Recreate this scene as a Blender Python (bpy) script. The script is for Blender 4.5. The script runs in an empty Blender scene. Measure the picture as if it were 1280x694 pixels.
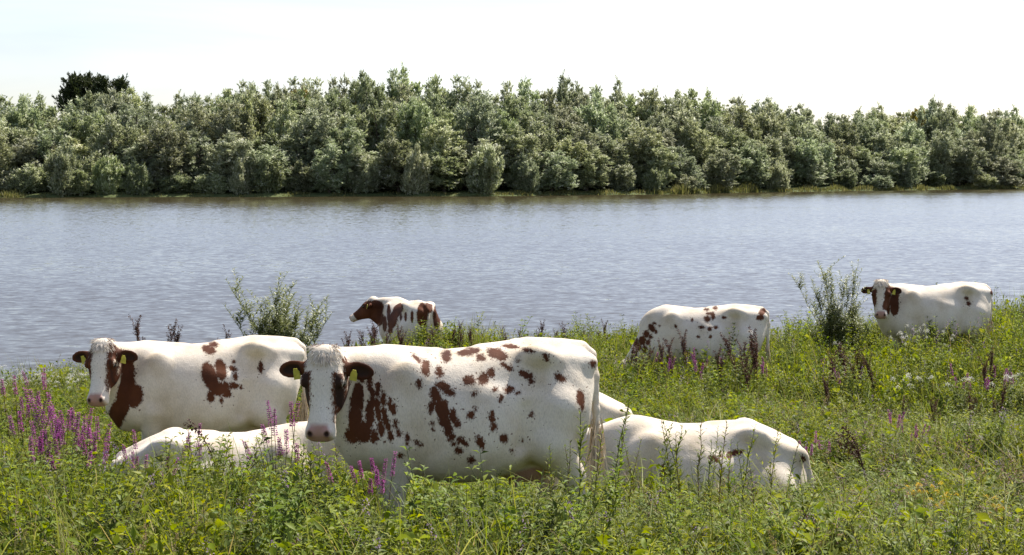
import bpy, bmesh, math, random
import numpy as np
from mathutils import Vector, Matrix, Euler

SC = bpy.context.scene
COL = SC.collection
rad = math.radians

# ------------------------------------------------------------------ camera
PW, PH = 1280.0, 694.0          # size of the photograph the pixel notes refer to
F = 1900.0                      # focal length in photograph pixels
HZ = 215.0                      # horizon row in the photograph
CAM = np.array([0.0, 0.0, 3.8])
PITCH = math.atan((PH / 2 - HZ) / F)
cam_data = bpy.data.cameras.new('camera')
cam_data.sensor_width = 36.0
cam_data.lens = 36.0 * F / PW
cam_data.clip_end = 8000.0
cam_data.clip_start = 0.1
cam = bpy.data.objects.new('camera', cam_data)
COL.objects.link(cam)
cam.location = CAM
cam.rotation_euler = (math.pi / 2 - PITCH, 0, 0)
SC.camera = cam

# ------------------------------------------------------------------ sky, sun, exposure
SUN_EL, SUN_AZ = rad(55), rad(38)      # azimuth measured from +Y (view direction) towards +X (right)
world = bpy.data.worlds.new('World')
SC.world = world
world.use_nodes = True
wn = world.node_tree
wn.nodes.clear()
sky = wn.nodes.new('ShaderNodeTexSky')
sky.sky_type = 'NISHITA'
sky.sun_disc = False
sky.sun_elevation = SUN_EL
sky.sun_rotation = SUN_AZ
sky.air_density = 1.0
sky.dust_density = 0.9
sky.ozone_density = 1.0
bg = wn.nodes.new('ShaderNodeBackground')
bg.inputs['Strength'].default_value = 0.098
wo = wn.nodes.new('ShaderNodeOutputWorld')
# thin streaky high cloud all over: a paler, greyer blue
veil = wn.nodes.new('ShaderNodeHueSaturation')
veil.inputs['Saturation'].default_value = 0.75
wn.links.new(sky.outputs[0], veil.inputs['Color'])
tco = wn.nodes.new('ShaderNodeTexCoord'); mpp = wn.nodes.new('ShaderNodeMapping'); mpp.inputs['Scale'].default_value = (1.6, 1.6, 9.0)
cln = wn.nodes.new('ShaderNodeTexNoise'); cln.inputs['Scale'].default_value = 2.2; cln.inputs['Detail'].default_value = 6.0; cln.inputs['Distortion'].default_value = 0.8
crp = wn.nodes.new('ShaderNodeValToRGB')
crp.color_ramp.elements[0].position = 0.35; crp.color_ramp.elements[0].color = (0.895, 0.865, 0.915, 1)
crp.color_ramp.elements[1].position = 0.65; crp.color_ramp.elements[1].color = (1.06, 1.015, 1.06, 1)
cmx = wn.nodes.new('ShaderNodeVectorMath'); cmx.operation = 'MULTIPLY'
wn.links.new(tco.outputs['Generated'], mpp.inputs['Vector']); wn.links.new(mpp.outputs[0], cln.inputs['Vector']); wn.links.new(cln.outputs[0], crp.inputs[0])
wn.links.new(veil.outputs[0], cmx.inputs[0]); wn.links.new(crp.outputs[0], cmx.inputs[1])
wn.links.new(cmx.outputs[0], bg.inputs['Color'])
wn.links.new(bg.outputs[0], wo.inputs['Surface'])
sun_data = bpy.data.lights.new('sun', 'SUN')
sun_data.energy = 4.7
sun_data.angle = rad(0.6)
sun_data.color = (1.0, 0.935, 0.84)
sun = bpy.data.objects.new('sun', sun_data)
COL.objects.link(sun)
sd = Vector((math.sin(SUN_AZ) * math.cos(SUN_EL), math.cos(SUN_AZ) * math.cos(SUN_EL), math.sin(SUN_EL)))
sun.rotation_euler = sd.to_track_quat('Z', 'Y').to_euler()
sun.location = (0, 0, 30)
SC.view_settings.view_transform = 'Standard'
SC.view_settings.look = 'None'
SC.view_settings.exposure = 0.88
SC.view_settings.gamma = 1.0
SC.view_settings.use_curve_mapping = False
SC.render.engine = 'CYCLES'
SC.cycles.use_denoising = True
SC.cycles.max_bounces = 8
SC.cycles.transparent_max_bounces = 12
SC.cycles.transmission_bounces = 6
SC.cycles.diffuse_bounces = 4
SC.cycles.caustics_reflective = False
SC.cycles.caustics_refractive = False
SC.cycles.sample_clamp_indirect = 6.0

# ------------------------------------------------------------------ helpers
rng = np.random.default_rng(7)
CP, SP = math.cos(PITCH), math.sin(PITCH)
RIGHT = np.array([1.0, 0, 0]); FWD = np.array([0, CP, -SP]); UP = np.array([0, SP, CP])

def project(P):
    """world points -> photograph pixels and depth along the view axis"""
    d = np.asarray(P) - CAM
    z = d @ FWD
    return PW / 2 + F * (d @ RIGHT) / z, PH / 2 - F * (d @ UP) / z, z

def ray(px, py):
    d = FWD + RIGHT * (px - PW / 2) / F + UP * (PH / 2 - py) / F
    return d

def at_depth(px, py, y):
    """point on the pixel's ray at world distance y"""
    d = ray(px, py)
    return CAM + d * (y / d[1])

def mat(name):
    m = bpy.data.materials.new(name)
    m.use_nodes = True
    nt = m.node_tree
    b = nt.nodes['Principled BSDF']
    return m, nt, b

def node(nt, kind, **kw):
    n = nt.nodes.new(kind)
    for k, v in kw.items():
        if k.startswith('i_'):
            n.inputs[k[2:].replace('_', ' ')].default_value = v
        else:
            setattr(n, k, v)
    return n

def ramp(nt, stops, src=None):
    r = nt.nodes.new('ShaderNodeValToRGB')
    el = r.color_ramp.elements
    while len(el) < len(stops):
        el.new(0.5)
    for e, (p, c) in zip(el, stops):
        e.position = p
        e.color = (c[0], c[1], c[2], 1)
    if src is not None:
        nt.links.new(src, r.inputs[0])
    return r

def mesh_from(name, V, Fs, mats=(), smooth=True, fmat=None):
    me = bpy.data.meshes.new(name)
    me.from_pydata([tuple(v) for v in V], [], [tuple(f) for f in Fs])
    for m in (mats if isinstance(mats, (list, tuple)) else [mats]):
        me.materials.append(m)
    if fmat is not None:
        me.polygons.foreach_set('material_index', np.asarray(fmat, dtype=np.int32))
    if smooth:
        me.polygons.foreach_set('use_smooth', np.ones(len(me.polygons), dtype=bool))
    me.update()
    return me

def fast_mesh(name, V, Q, mats=(), smooth=True, fmat=None):
    """V (n,3), Q (m,k) with constant polygon size k"""
    V = np.asarray(V, dtype=np.float32); Q = np.asarray(Q, dtype=np.int32)
    me = bpy.data.meshes.new(name)
    me.vertices.add(len(V)); me.vertices.foreach_set('co', V.ravel())
    k = Q.shape[1]
    me.loops.add(Q.size); me.loops.foreach_set('vertex_index', Q.ravel())
    me.polygons.add(len(Q)); me.polygons.foreach_set('loop_start', np.arange(0, Q.size, k, dtype=np.int32))
    for m in (mats if isinstance(mats, (list, tuple)) else [mats]):
        me.materials.append(m)
    if fmat is not None:
        me.polygons.foreach_set('material_index', np.asarray(fmat, dtype=np.int32))
    if smooth:
        me.polygons.foreach_set('use_smooth', np.ones(len(Q), dtype=bool))
    me.update(calc_edges=True)
    me.validate()
    return me

def add_attr(me, name, vals):
    a = me.attributes.new(name, 'FLOAT', 'POINT')
    a.data.foreach_set('value', np.asarray(vals, dtype=np.float32))

def obj(name, me, parent=None, loc=None, rot=None, **props):
    o = bpy.data.objects.new(name, me)
    COL.objects.link(o)
    if parent is not None:
        o.parent = parent
    if loc is not None:
        o.location = loc
    if rot is not None:
        o.rotation_euler = rot
    for k, v in props.items():
        o[k] = v
    return o

# ------------------------------------------------------------------ the lie of the land (water level is z = 0)
def shore_y(x):
    return 27.3 + 0.26 * np.clip(x, 0, 40) + 0.50 * np.clip(x, -16, 0) + 0.5 * np.sin(x * 0.7 + 0.4) + 0.25 * np.sin(x * 1.9)

# gentle hummocks and hollows where the animals stand and lie: x, y, height
HUMMOCKS = [(-2.877, 14.2, -0.09), (-2.261, 11.9, -0.16), (1.576, 12.8, -0.10), (0.265, 14.8, 0.11), (-1.779, 26.2, 0.28), (6.571, 23.6, 0.13)]
def ground_z(x, y):
    x = np.asarray(x, float); y = np.asarray(y, float)
    base = np.interp(y, [-40, 0, 6, 10, 13.6, 18, 22, 26, 34], [2.4, 2.1, 1.62, 1.22, 0.88, 0.58, 0.44, 0.38, 0.36])
    base = base + 0.05 * np.sin(x * 0.9 + y * 0.35) + 0.03 * np.sin(x * 2.3 - y * 1.1)
    base = base - 0.20 * np.clip((-x - 4) / 4, 0, 1) * np.clip((y - 15) / 5, 0, 1)
    t = y - shore_y(x)
    drop = np.clip((t + 1.6) / 3.2, 0, 1)
    drop = drop * drop * (3 - 2 * drop)
    z = base * (1 - drop) + (-0.55) * drop
    z = np.where(t > 2, -0.55 - 0.06 * (t - 2).clip(0, 20), z)
    for hx, hy, hz in HUMMOCKS:
        z = z + hz * np.exp(-(np.hypot(x - hx, y - hy) / 1.5) ** 4)
    return z
# ------------------------------------------------------------------ cows: one smooth skin from a distance field
def smin(a, b, k):
    h = np.clip(0.5 + 0.5 * (b - a) / k, 0, 1)
    return b * (1 - h) + a * h - k * h * (1 - h)

class Field:
    def __init__(s, axes):
        s.ax = [np.asarray(a, dtype=np.float64) for a in axes]
        s.D = np.full([len(a) for a in s.ax], 1.0)

    def block(s, lo, hi):
        sl = []
        for a, l, h in zip(s.ax, lo, hi):
            i0 = max(int(np.searchsorted(a, l)) - 1, 0); i1 = min(int(np.searchsorted(a, h)) + 1, len(a))
            sl.append(slice(i0, max(i1, i0)))
        return tuple(sl)

    def put(s, fn, lo, hi, k, sub=False):
        m = 0.06 + k
        sl = s.block(np.asarray(lo) - m, np.asarray(hi) + m)
        g = np.meshgrid(s.ax[0][sl[0]], s.ax[1][sl[1]], s.ax[2][sl[2]], indexing='ij')
        if g[0].size == 0:
            return
        d = fn(np.stack(g, -1))
        if sub:
            s.D[sl] = -smin(-s.D[sl], d, k)
        else:
            s.D[sl] = smin(s.D[sl], d, k)

def f_cone(a, b, ra, rb):
    a = np.asarray(a, float); b = np.asarray(b, float)
    ab = b - a; L2 = ab @ ab
    def fn(P):
        t = np.clip(((P - a) @ ab) / L2, 0, 1)
        return np.linalg.norm(P - a - t[..., None] * ab, axis=-1) - (ra + (rb - ra) * t)
    lo = np.minimum(a - ra, b - rb) - 1e-3; hi = np.maximum(a + ra, b + rb) + 1e-3
    r = max(ra, rb)
    return fn, np.minimum(a, b) - r, np.maximum(a, b) + r

def f_ell(c, r, R=None):
    c = np.asarray(c, float); r = np.asarray(r, float)
    R = np.eye(3) if R is None else np.asarray(R, float)      # rows are the axes
    def fn(P):
        q = (P - c) @ R.T
        k0 = np.linalg.norm(q / r, axis=-1); k1 = np.linalg.norm(q / (r * r), axis=-1)
        return k0 * (k0 - 1) / np.maximum(k1, 1e-9)
    m = r.max()
    return fn, c - m, c + m

def smooth_interp(x, xs, ys):
    """monotone-ish cubic through the stations (Catmull-Rom slopes)"""
    xs = np.asarray(xs, float); ys = np.asarray(ys, float)
    m = np.gradient(ys, xs)
    x = np.clip(x, xs[0], xs[-1])
    i = np.clip(np.searchsorted(xs, x) - 1, 0, len(xs) - 2)
    h = xs[i + 1] - xs[i]; t = (x - xs[i]) / h
    t2, t3 = t * t, t * t * t
    return ((2 * t3 - 3 * t2 + 1) * ys[i] + (t3 - 2 * t2 + t) * h * m[i] + (-2 * t3 + 3 * t2) * ys[i + 1] + (t3 - t2) * h * m[i + 1])

def f_loft(st, origin=(0, 0, 0), R=None, n=2.3, squash=0.0, bend=None):
    """st rows: x, top, bottom, half width.  R rows = axes (along, lateral, up) of the loft's frame"""
    st = np.asarray(st, float)
    o = np.asarray(origin, float)
    R = np.eye(3) if R is None else np.asarray(R, float)
    def fn(P):
        q = (P - o) @ R.T
        x, y, z = q[..., 0], q[..., 1], q[..., 2]
        if bend is not None:
            y = y - bend(x)
        top = smooth_interp(x, st[:, 0], st[:, 1]); bot = smooth_interp(x, st[:, 0], st[:, 2]); w = smooth_interp(x, st[:, 0], st[:, 3])
        zc = bot + (top - bot) * 0.46
        zz = z - zc
        h = np.where(zz > 0, top - zc, zc - bot)
        w2 = w * (1 + squash * np.clip(-zz / h, -0.6, 1))
        p = (np.abs(y / w2) ** n + np.abs(zz / h) ** n) ** (1 / n)
        L = np.sqrt(y * y + zz * zz)
        d = np.where(p > 1e-3, L * (1 - 1 / np.maximum(p, 1e-3)), -np.minimum(w, h))
        d = np.maximum(d, -np.minimum(w, h))
        dx = np.maximum(st[0, 0] - x, x - st[-1, 0])
        return np.where(dx > 0, np.sqrt(np.maximum(d, 0) ** 2 + np.maximum(dx, 0) ** 2), d)
    c = []
    for s in st:
        for yy in (-s[3] * 1.3, s[3] * 1.3):
            for zz in (s[1], s[2]):
                c.append(o + np.array([s[0], yy + (bend(s[0]) if bend is not None else 0), zz]) @ R)
    c = np.array(c)
    return fn, c.min(0), c.max(0)

def surface_nets(ax, D):
    nx, ny, nz = D.shape
    S = D < 0
    corners = [(i, j, k) for i in (0, 1) for j in (0, 1) for k in (0, 1)]
    def sh(A, c):
        return A[c[0]:nx - 1 + c[0], c[1]:ny - 1 + c[1], c[2]:nz - 1 + c[2]]
    cnt = sum(sh(S, c).astype(np.int8) for c in corners)
    act = (cnt > 0) & (cnt < 8)
    I = np.argwhere(act)
    idx = np.full(act.shape, -1, dtype=np.int64); idx[act] = np.arange(len(I))
    pos = np.zeros((len(I), 3)); num = np.zeros(len(I))
    def val(c):
        return D[I[:, 0] + c[0], I[:, 1] + c[1], I[:, 2] + c[2]]
    def pt(c):
        return np.stack([ax[0][I[:, 0] + c[0]], ax[1][I[:, 1] + c[1]], ax[2][I[:, 2] + c[2]]], -1)
    for c in corners:
        for a in range(3):
            if c[a]:
                continue
            e = list(c); e[a] = 1
            va, vb = val(c), val(e)
            m = (va < 0) != (vb < 0)
            t = np.where(m, va / np.where(m, va - vb, 1), 0)
            p = pt(c) + (pt(e) - pt(c)) * t[:, None]
            pos[m] += p[m]; num[m] += 1
    pos /= num[:, None]
    quads = []
    for a in range(3):
        sl0 = [slice(None)] * 3; sl1 = [slice(None)] * 3
        sl0[a] = slice(0, -1); sl1[a] = slice(1, None)
        A, B = S[tuple(sl0)], S[tuple(sl1)]
        E = np.argwhere(A != B)
        b, c = (a + 1) % 3, (a + 2) % 3
        ok = (E[:, b] > 0) & (E[:, c] > 0) & (E[:, b] < D.shape[b] - 1) & (E[:, c] < D.shape[c] - 1)
        E = E[ok]
        def cell(db, dc):
            X = E.copy(); X[:, b] -= db; X[:, c] -= dc
            return idx[X[:, 0], X[:, 1], X[:, 2]]
        q = np.stack([cell(1, 1), cell(0, 1), cell(0, 0), cell(1, 0)], -1)
        flip = ~A[E[:, 0], E[:, 1], E[:, 2]]
        q[flip] = q[flip][:, ::-1]
        quads.append(q)
    Q = np.concatenate(quads)
    Q = Q[(Q >= 0).all(1)]
    return pos, Q

def relax(V, Q, it=2, lam=0.5, keep=None):
    a = Q[:, [0, 1, 2, 3]].ravel(); b = Q[:, [1, 2, 3, 0]].ravel()
    n = len(V)
    for _ in range(it):
        s = np.zeros_like(V); c = np.zeros(n)
        for k in range(3):
            s[:, k] = np.bincount(a, V[b, k], n) + np.bincount(b, V[a, k], n)
        c = np.bincount(a, minlength=n) + np.bincount(b, minlength=n)
        V = V + lam * (s / np.maximum(c, 1)[:, None] - V)
    return V

def unit(v):
    v = np.asarray(v, float)
    return v / np.linalg.norm(v)

# stations: x, top, bottom, half width (standing cow, ground at 0, hips 1.45 m)
TORSO = [(-0.90, 1.27, 1.05, 0.09), (-0.86, 1.345, 0.93, 0.17), (-0.76, 1.415, 0.82, 0.245), (-0.62, 1.445, 0.72, 0.29),
         (-0.44, 1.455, 0.61, 0.325), (-0.22, 1.425, 0.54, 0.375), (0.02, 1.405, 0.515, 0.40), (0.25, 1.40, 0.53, 0.375),
         (0.42, 1.42, 0.565, 0.325), (0.58, 1.425, 0.60, 0.275), (0.72, 1.385, 0.63, 0.225), (0.84, 1.30, 0.70, 0.165), (0.91, 1.20, 0.80, 0.10)]
TORSO_LIE = [(-0.92, 0.42, 0.15, 0.10), (-0.86, 0.545, 0.03, 0.20), (-0.76, 0.66, -0.02, 0.29), (-0.62, 0.755, -0.06, 0.36),
             (-0.44, 0.815, -0.08, 0.42), (-0.22, 0.815, -0.08, 0.48), (0.02, 0.80, -0.08, 0.49), (0.25, 0.81, -0.06, 0.45),
             (0.42, 0.85, -0.05, 0.38), (0.58, 0.865, -0.04, 0.31), (0.72, 0.83, -0.02, 0.245), (0.84, 0.75, 0.05, 0.175), (0.91, 0.66, 0.15, 0.11)]
# head: along the face from poll (0) to lips; up = forehead side
HS = 1.09
HEAD = [(-0.045, 0.010, -0.05, 0.06), (-0.02, 0.040, -0.09, 0.093), (0.03, 0.058, -0.13, 0.113), (0.09, 0.066, -0.155, 0.122), (0.15, 0.066, -0.17, 0.126),
        (0.21, 0.058, -0.185, 0.116), (0.28, 0.047, -0.175, 0.094), (0.36, 0.040, -0.135, 0.079), (0.43, 0.038, -0.105, 0.083),
        (0.485, 0.030, -0.09, 0.091), (0.52, 0.005, -0.08, 0.080), (0.535, -0.02, -0.06, 0.05)]
HEAD = [(a * 0.95, b, c, d) for a, b, c, d in HEAD]

def cow_skin(pose, vox=0.02, head_vox=0.011):
    """pose: lie, head=(poll position, along, front), neck pull, tail side, legs -> verts, quads, head frame, tail tip"""
    lie = pose.get('lie', False)
    poll = np.asarray(pose['poll'], float)
    T = unit(pose['along']); Fr = np.asarray(pose['front'], float)
    Fr = unit(Fr - T * (Fr @ T)); L = np.cross(Fr, T)        # lateral: the cow's left
    HR = np.stack([T, L, Fr])
    hp = lambda t, l, f: poll + (T * t + L * l + Fr * f) * HS
    hc = [hp(t, l, f) for t in (-0.07, 0.57) for l in (-0.34, 0.34) for f in (-0.24, 0.12)]
    hlo, hhi = np.min(hc, 0), np.max(hc, 0)
    lo = np.minimum(hlo, [-1.12, -0.62, -0.06]) - 0.03
    hi = np.maximum(hhi, [0.98, 0.62, 0.98 if lie else 1.52]) + 0.03
    axes = []
    for a in range(3):
        x = lo[a]; xs = [x]
        while x < hi[a]:
            x += head_vox if (hlo[a] - 0.01 <= x <= hhi[a] and a != 2) or (a == 2 and hlo[2] <= x <= hhi[2]) else vox
            xs.append(x)
        axes.append(np.array(xs))
    fd = Field(axes)
    bm = pose.get('belly', 1.0)
    st = np.array(TORSO_LIE if lie else TORSO)
    st[:, 3] *= 1 + (bm - 1) * np.exp(-(st[:, 0] / 0.4) ** 2)
    if not lie:
        st[:, 2] -= (bm - 1) * 0.35 * np.exp(-(st[:, 0] / 0.4) ** 2)
    z0 = -0.60 if lie else 0.0
    bend = pose.get('bend', 0.0)
    bf = (lambda x: bend * np.clip(x - 0.1, 0, 2) ** 2) if bend else None
    fd.put(*f_loft(st, n=2.25, squash=0.10 if not lie else 0.22, bend=bf), 0.02)
    by = (lambda x: float(bf(np.float64(x)))) if bf else (lambda x: 0.0)
    zt = 1.0 if not lie else 0.93
    # hooks, pins, loin ridge, withers, shoulder blades, thighs
    for s in (-1, 1):
        fd.put(*f_ell((-0.44, s * 0.24, 1.37 + z0 * (1.0 if not lie else 1.03)), (0.10, 0.06, 0.05)), 0.11)
        zp = -0.09 if lie else 0.0
        fd.put(*f_ell((-0.845, s * 0.10, 1.29 + z0 * 1.07 + zp), (0.07, 0.05, 0.06)), 0.07)
        fd.put(*f_cone((-0.43, s * 0.25, 1.36 + z0 + zp * 0.2), (-0.82, s * 0.11, 1.28 + z0 * 1.06 + zp), 0.05, 0.05), 0.08)
        if not lie:
            fd.put(*f_ell((0.50, s * (0.215) + by(0.5), 1.07), (0.16, 0.095, 0.30), [(0.95, 0, 0.30), (0, 1, 0), (-0.30, 0, 0.95)]), 0.06)
            fd.put(*f_ell((0.64, s * 0.18 + by(0.62), 0.86), (0.14, 0.10, 0.16)), 0.08)
            fd.put(*f_ell((-0.60, s * 0.20, 0.98), (0.22, 0.115, 0.30), [(0.97, 0, -0.22), (0, 1, 0), (0.22, 0, 0.97)]), 0.08)
            # flank fold from the stifle forward
            fd.put(*f_cone((-0.40, s * 0.24, 0.78), (-0.22, s * 0.30, 0.72), 0.06, 0.05), 0.09)
        else:
            fd.put(*f_ell((0.50, s * 0.25 + by(0.5), 0.50), (0.17, 0.11, 0.28), [(0.9, 0, 0.43), (0, 1, 0), (-0.43, 0, 0.9)]), 0.09)
            fd.put(*f_ell((-0.48, s * 0.31, 0.24), (0.30, 0.12, 0.20), [(0.94, 0, -0.34), (0, 1, 0), (0.34, 0, 0.94)]), 0.10)
    # hollow in front of the hip bones
    for s in (-1, 1):
        fd.put(*f_ell((-0.27, s * 0.36, 1.30 + z0 * (1.0 if not lie else 0.98)), (0.13, 0.032, 0.07)), 0.15, sub=True)
    # shallow furrow behind the shoulder
    for s in (-1, 1):
        fd.put(*f_cone((0.30, s * 0.43 + by(0.3), 1.22 + z0), (0.30, s * 0.44 + by(0.3), 0.80 + z0), 0.045, 0.05), 0.09, sub=True)
    if not lie:
        for s in (-1, 1):
            fd.put(*f_cone((0.66, s * 0.345 + by(0.66), 1.26), (0.70, s * 0.345 + by(0.7), 0.98), 0.05, 0.05), 0.07, sub=True)
            fd.put(*f_cone((0.60, s * 0.335 + by(0.6), 1.30), (0.655, s * 0.318 + by(0.65), 0.95), 0.020, 0.024), 0.03, sub=True)
            fd.put(*f_cone((-0.33, s * 0.385, 1.02), (-0.30, s * 0.37, 0.78), 0.035, 0.04), 0.07, sub=True)
            fd.put(*f_cone((0.345, s * 0.425 + by(0.35), 0.95), (0.36, s * 0.36 + by(0.36), 0.66), 0.035, 0.04), 0.045, sub=True)
    # ribs, barely proud
    if False:
        for i, x in enumerate((-0.17, -0.06, 0.05, 0.16)):
            for s in (-1, 1):
                fd.put(*f_cone((x + 0.03, s * 0.335, 1.18), (x - 0.06, s * 0.405, 0.85), 0.010, 0.010), 0.09)
    # spine and tail head
    fd.put(*f_cone((0.55, by(0.55), 1.40 + z0 * 0.95), (0.2, by(0.2), 1.375 + z0), 0.035, 0.03), 0.06)
    fd.put(*f_cone((-0.1, 0, 1.39 + z0), (-0.44, 0, 1.40 + z0 * 1.03), 0.03, 0.04), 0.06)
    fd.put(*f_cone((-0.44, 0, 1.40 + z0 * 1.03), (-0.80, 0, 1.39 + z0 * 1.06 + (-0.12 if lie else 0)), 0.04, 0.045), 0.06)
    # neck
    base_hi = np.array([0.52, by(0.55), 1.26 + z0 * 0.97]); base_lo = np.array([0.66, by(0.68), 0.88 + z0 * 0.95])
    nape = hp(0.03, 0, -0.055); throat = hp(0.17, 0, -0.17)
    pull = np.asarray(pose.get('pull', (0, 0, 0)), float)
    def chain(a, b, ra, rm, rb, off):
        m = (a + b) / 2 + off
        pts = [(1 - t) ** 2 * a + 2 * t * (1 - t) * m + t * t * b for t in np.linspace(0, 1, 7)]
        rs = [(1 - t) ** 2 * ra + 2 * t * (1 - t) * rm + t * t * rb for t in np.linspace(0, 1, 7)]
        return pts, rs
    up, ur = chain(base_hi, nape, 0.15, 0.095, 0.075, pull)
    lw, lr = chain(base_lo, throat, 0.185, 0.115, 0.07, pull)
    for c in range(6):
        fd.put(*f_cone(up[c], up[c + 1], ur[c], ur[c + 1]), 0.07)
        fd.put(*f_cone(lw[c], lw[c + 1], lr[c], lr[c + 1]), 0.07)
        m0, m1 = (up[c] + lw[c]) / 2, (up[c + 1] + lw[c + 1]) / 2
        w = (ur[c] + lr[c]) * 0.47
        fd.put(*f_cone(m0, m1, w, (ur[c + 1] + lr[c + 1]) * 0.47), 0.07)
    # dewlap and brisket
    fd.put(*f_cone((0.74, by(0.74), 0.70 + z0 * 0.95), lw[2] - np.array([0, 0, lr[2] * 0.8]), 0.07, 0.03), 0.09)
    # legs
    legs = pose.get('legs', (0, 0, 0, 0))
    if not lie:
        for i, s in enumerate((-1, 1)):
            dx = legs[i]
            P = [(0.50, s * 0.21 + by(0.5), 0.82), (0.50, s * 0.19, 0.66), (0.50 + dx * 0.5, s * 0.165, 0.42), (0.49 + dx, s * 0.16, 0.14), (0.52 + dx, s * 0.16, 0.06), (0.55 + dx, s * 0.165, 0.02)]
            r = [0.13, 0.098, 0.068, 0.047, 0.055, 0.058]
            for a in range(5):
                fd.put(*f_cone(P[a], P[a + 1], r[a], r[a + 1]), 0.03)
            fd.put(*f_ell((0.515 + dx * 0.5, s * 0.165, 0.42), (0.066, 0.066, 0.075)), 0.03)
            dx = legs[2 + i]
            P = [(-0.58, s * 0.20, 1.0), (-0.52, s * 0.225, 0.78), (-0.70 + dx * 0.5, s * 0.185, 0.52), (-0.70 + dx, s * 0.175, 0.38), (-0.655 + dx, s * 0.17, 0.15), (-0.63 + dx, s * 0.17, 0.06), (-0.60 + dx, s * 0.175, 0.02)]
            r = [0.19, 0.165, 0.082, 0.058, 0.046, 0.055, 0.058]
            for a in range(6):
                fd.put(*f_cone(P[a], P[a + 1], r[a], r[a + 1]), 0.04)
        # udder
        fd.put(*f_ell((-0.42, 0, 0.60), (0.20, 0.15, 0.14)), 0.07)
        for sx in (-0.50, -0.34):
            for s in (-1, 1):
                fd.put(*f_cone((sx, s * 0.075, 0.50), (sx, s * 0.08, 0.415), 0.017, 0.011), 0.02)
    else:
        for s in (-1, 1):       # forelegs folded under, hind legs drawn up alongside
            fd.put(*f_cone((0.55, s * 0.25, 0.22), (0.82, s * 0.24, 0.10), 0.11, 0.07), 0.06)
            fd.put(*f_cone((0.82, s * 0.24, 0.08), (0.50, s * 0.16, 0.05), 0.06, 0.045), 0.03)
            fd.put(*f_cone((-0.56, s * 0.34, 0.16), (-0.28, s * 0.44, 0.10), 0.13, 0.09), 0.16)
            fd.put(*f_cone((-0.28, s * 0.52, 0.09), (-0.62, s * 0.54, 0.05), 0.07, 0.05), 0.04)
            fd.put(*f_cone((-0.62, s * 0.54, 0.05), (-0.34, s * 0.56, 0.04), 0.05, 0.04), 0.03)
    # head
    fd.put(*f_loft(np.array(HEAD) * HS, poll, HR, n=2.35), 0.05)
    for s in (-1, 1):
        fd.put(*f_ell(hp(0.160, s * 0.110, 0.028), (0.045, 0.026, 0.034), HR), 0.03)               # brow
        fd.put(*f_ell(hp(0.19, s * 0.075, -0.10), (0.13, 0.040, 0.08), HR), 0.04)                 # cheek
        fd.put(*f_ell(hp(0.470, s * 0.050, 0.014), (0.032, 0.030, 0.030), HR), 0.02)               # nostril wings
        fd.put(*f_ell(hp(0.172, s * 0.131, 0.008), (0.026, 0.016, 0.017), HR), 0.012, sub=True)    # eye socket
        fd.put(*f_ell(hp(0.480, s * 0.050, 0.038), (0.014, 0.012, 0.024), HR), 0.010, sub=True)    # nostril
        fd.put(*f_cone(hp(0.285, s * 0.102, 0.0), hp(0.38, s * 0.098, -0.03), 0.012, 0.010), 0.03, sub=True)
    fd.put(*f_ell(hp(0.0, 0, 0.015), (0.065, 0.098, 0.06), HR), 0.05)                             # poll
    for s in (-1, 1):                                                                               # mouth line
        fd.put(*f_cone(hp(0.508, s * 0.02, -0.062), hp(0.38, s * 0.098, -0.075), 0.006, 0.005), 0.012, sub=True)
    # ears
    ears = []
    eu = np.asarray(pose.get('ear_up', (0.0, 0.0)), float)
    for i, s in enumerate((-1, 1)):
        ax = unit(L * s * 1.0 + T * (0.14 - eu[i]) - Fr * 0.15)
        nrm = unit(Fr * 0.85 + T * 0.45 - ax * (ax @ (Fr * 0.85 + T * 0.45)))
        sd_ = np.cross(ax, nrm)
        base = hp(0.062, s * 0.108, -0.035)
        c = base + ax * 0.105
        R = np.stack([ax, sd_, nrm])
        ears.append((f_ell(c, (0.098, 0.060, 0.020), R), base, ax, sd_, nrm, c))
        fd.put(*f_cone(base, base + ax * 0.06, 0.038, 0.030), 0.03)
        fd.put(*ears[-1][0], 0.018)
        fd.put(*f_ell(c + nrm * 0.022 + ax * 0.010, (0.072, 0.040, 0.024), R), 0.010, sub=True)
    # tail
    tp = pose.get('tail')
    if tp is None:
        sx = pose.get('tail_y', 0.0)
        tp = [(-0.84, 0, 1.385), (-0.905, 0, 1.33), (-0.925, sx * 0.3, 1.18), (-0.925, sx * 0.6, 0.95), (-0.91, sx, 0.74)] if not lie else \
             [(-0.82, 0, 0.61), (-0.91, 0, 0.53), (-0.96, 0.02, 0.34), (-0.98, 0.06, 0.2), (-1.0, 0.12, 0.10)]
    tr = [0.045, 0.036, 0.030, 0.025, 0.022]
    for a in range(len(tp) - 1):
        fd.put(*f_cone(tp[a], tp[a + 1], tr[a], tr[a + 1]), 0.025)
    V, Q = surface_nets(fd.ax, fd.D)
    V = relax(V, Q, 3, 0.5)
    return dict(V=V, Q=Q, hp=hp, HR=HR, poll=poll, ears=ears, tail=np.array(tp[-1]), tail_dir=unit(np.array(tp[-1]) - np.array(tp[-2])), lie=lie)

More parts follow.
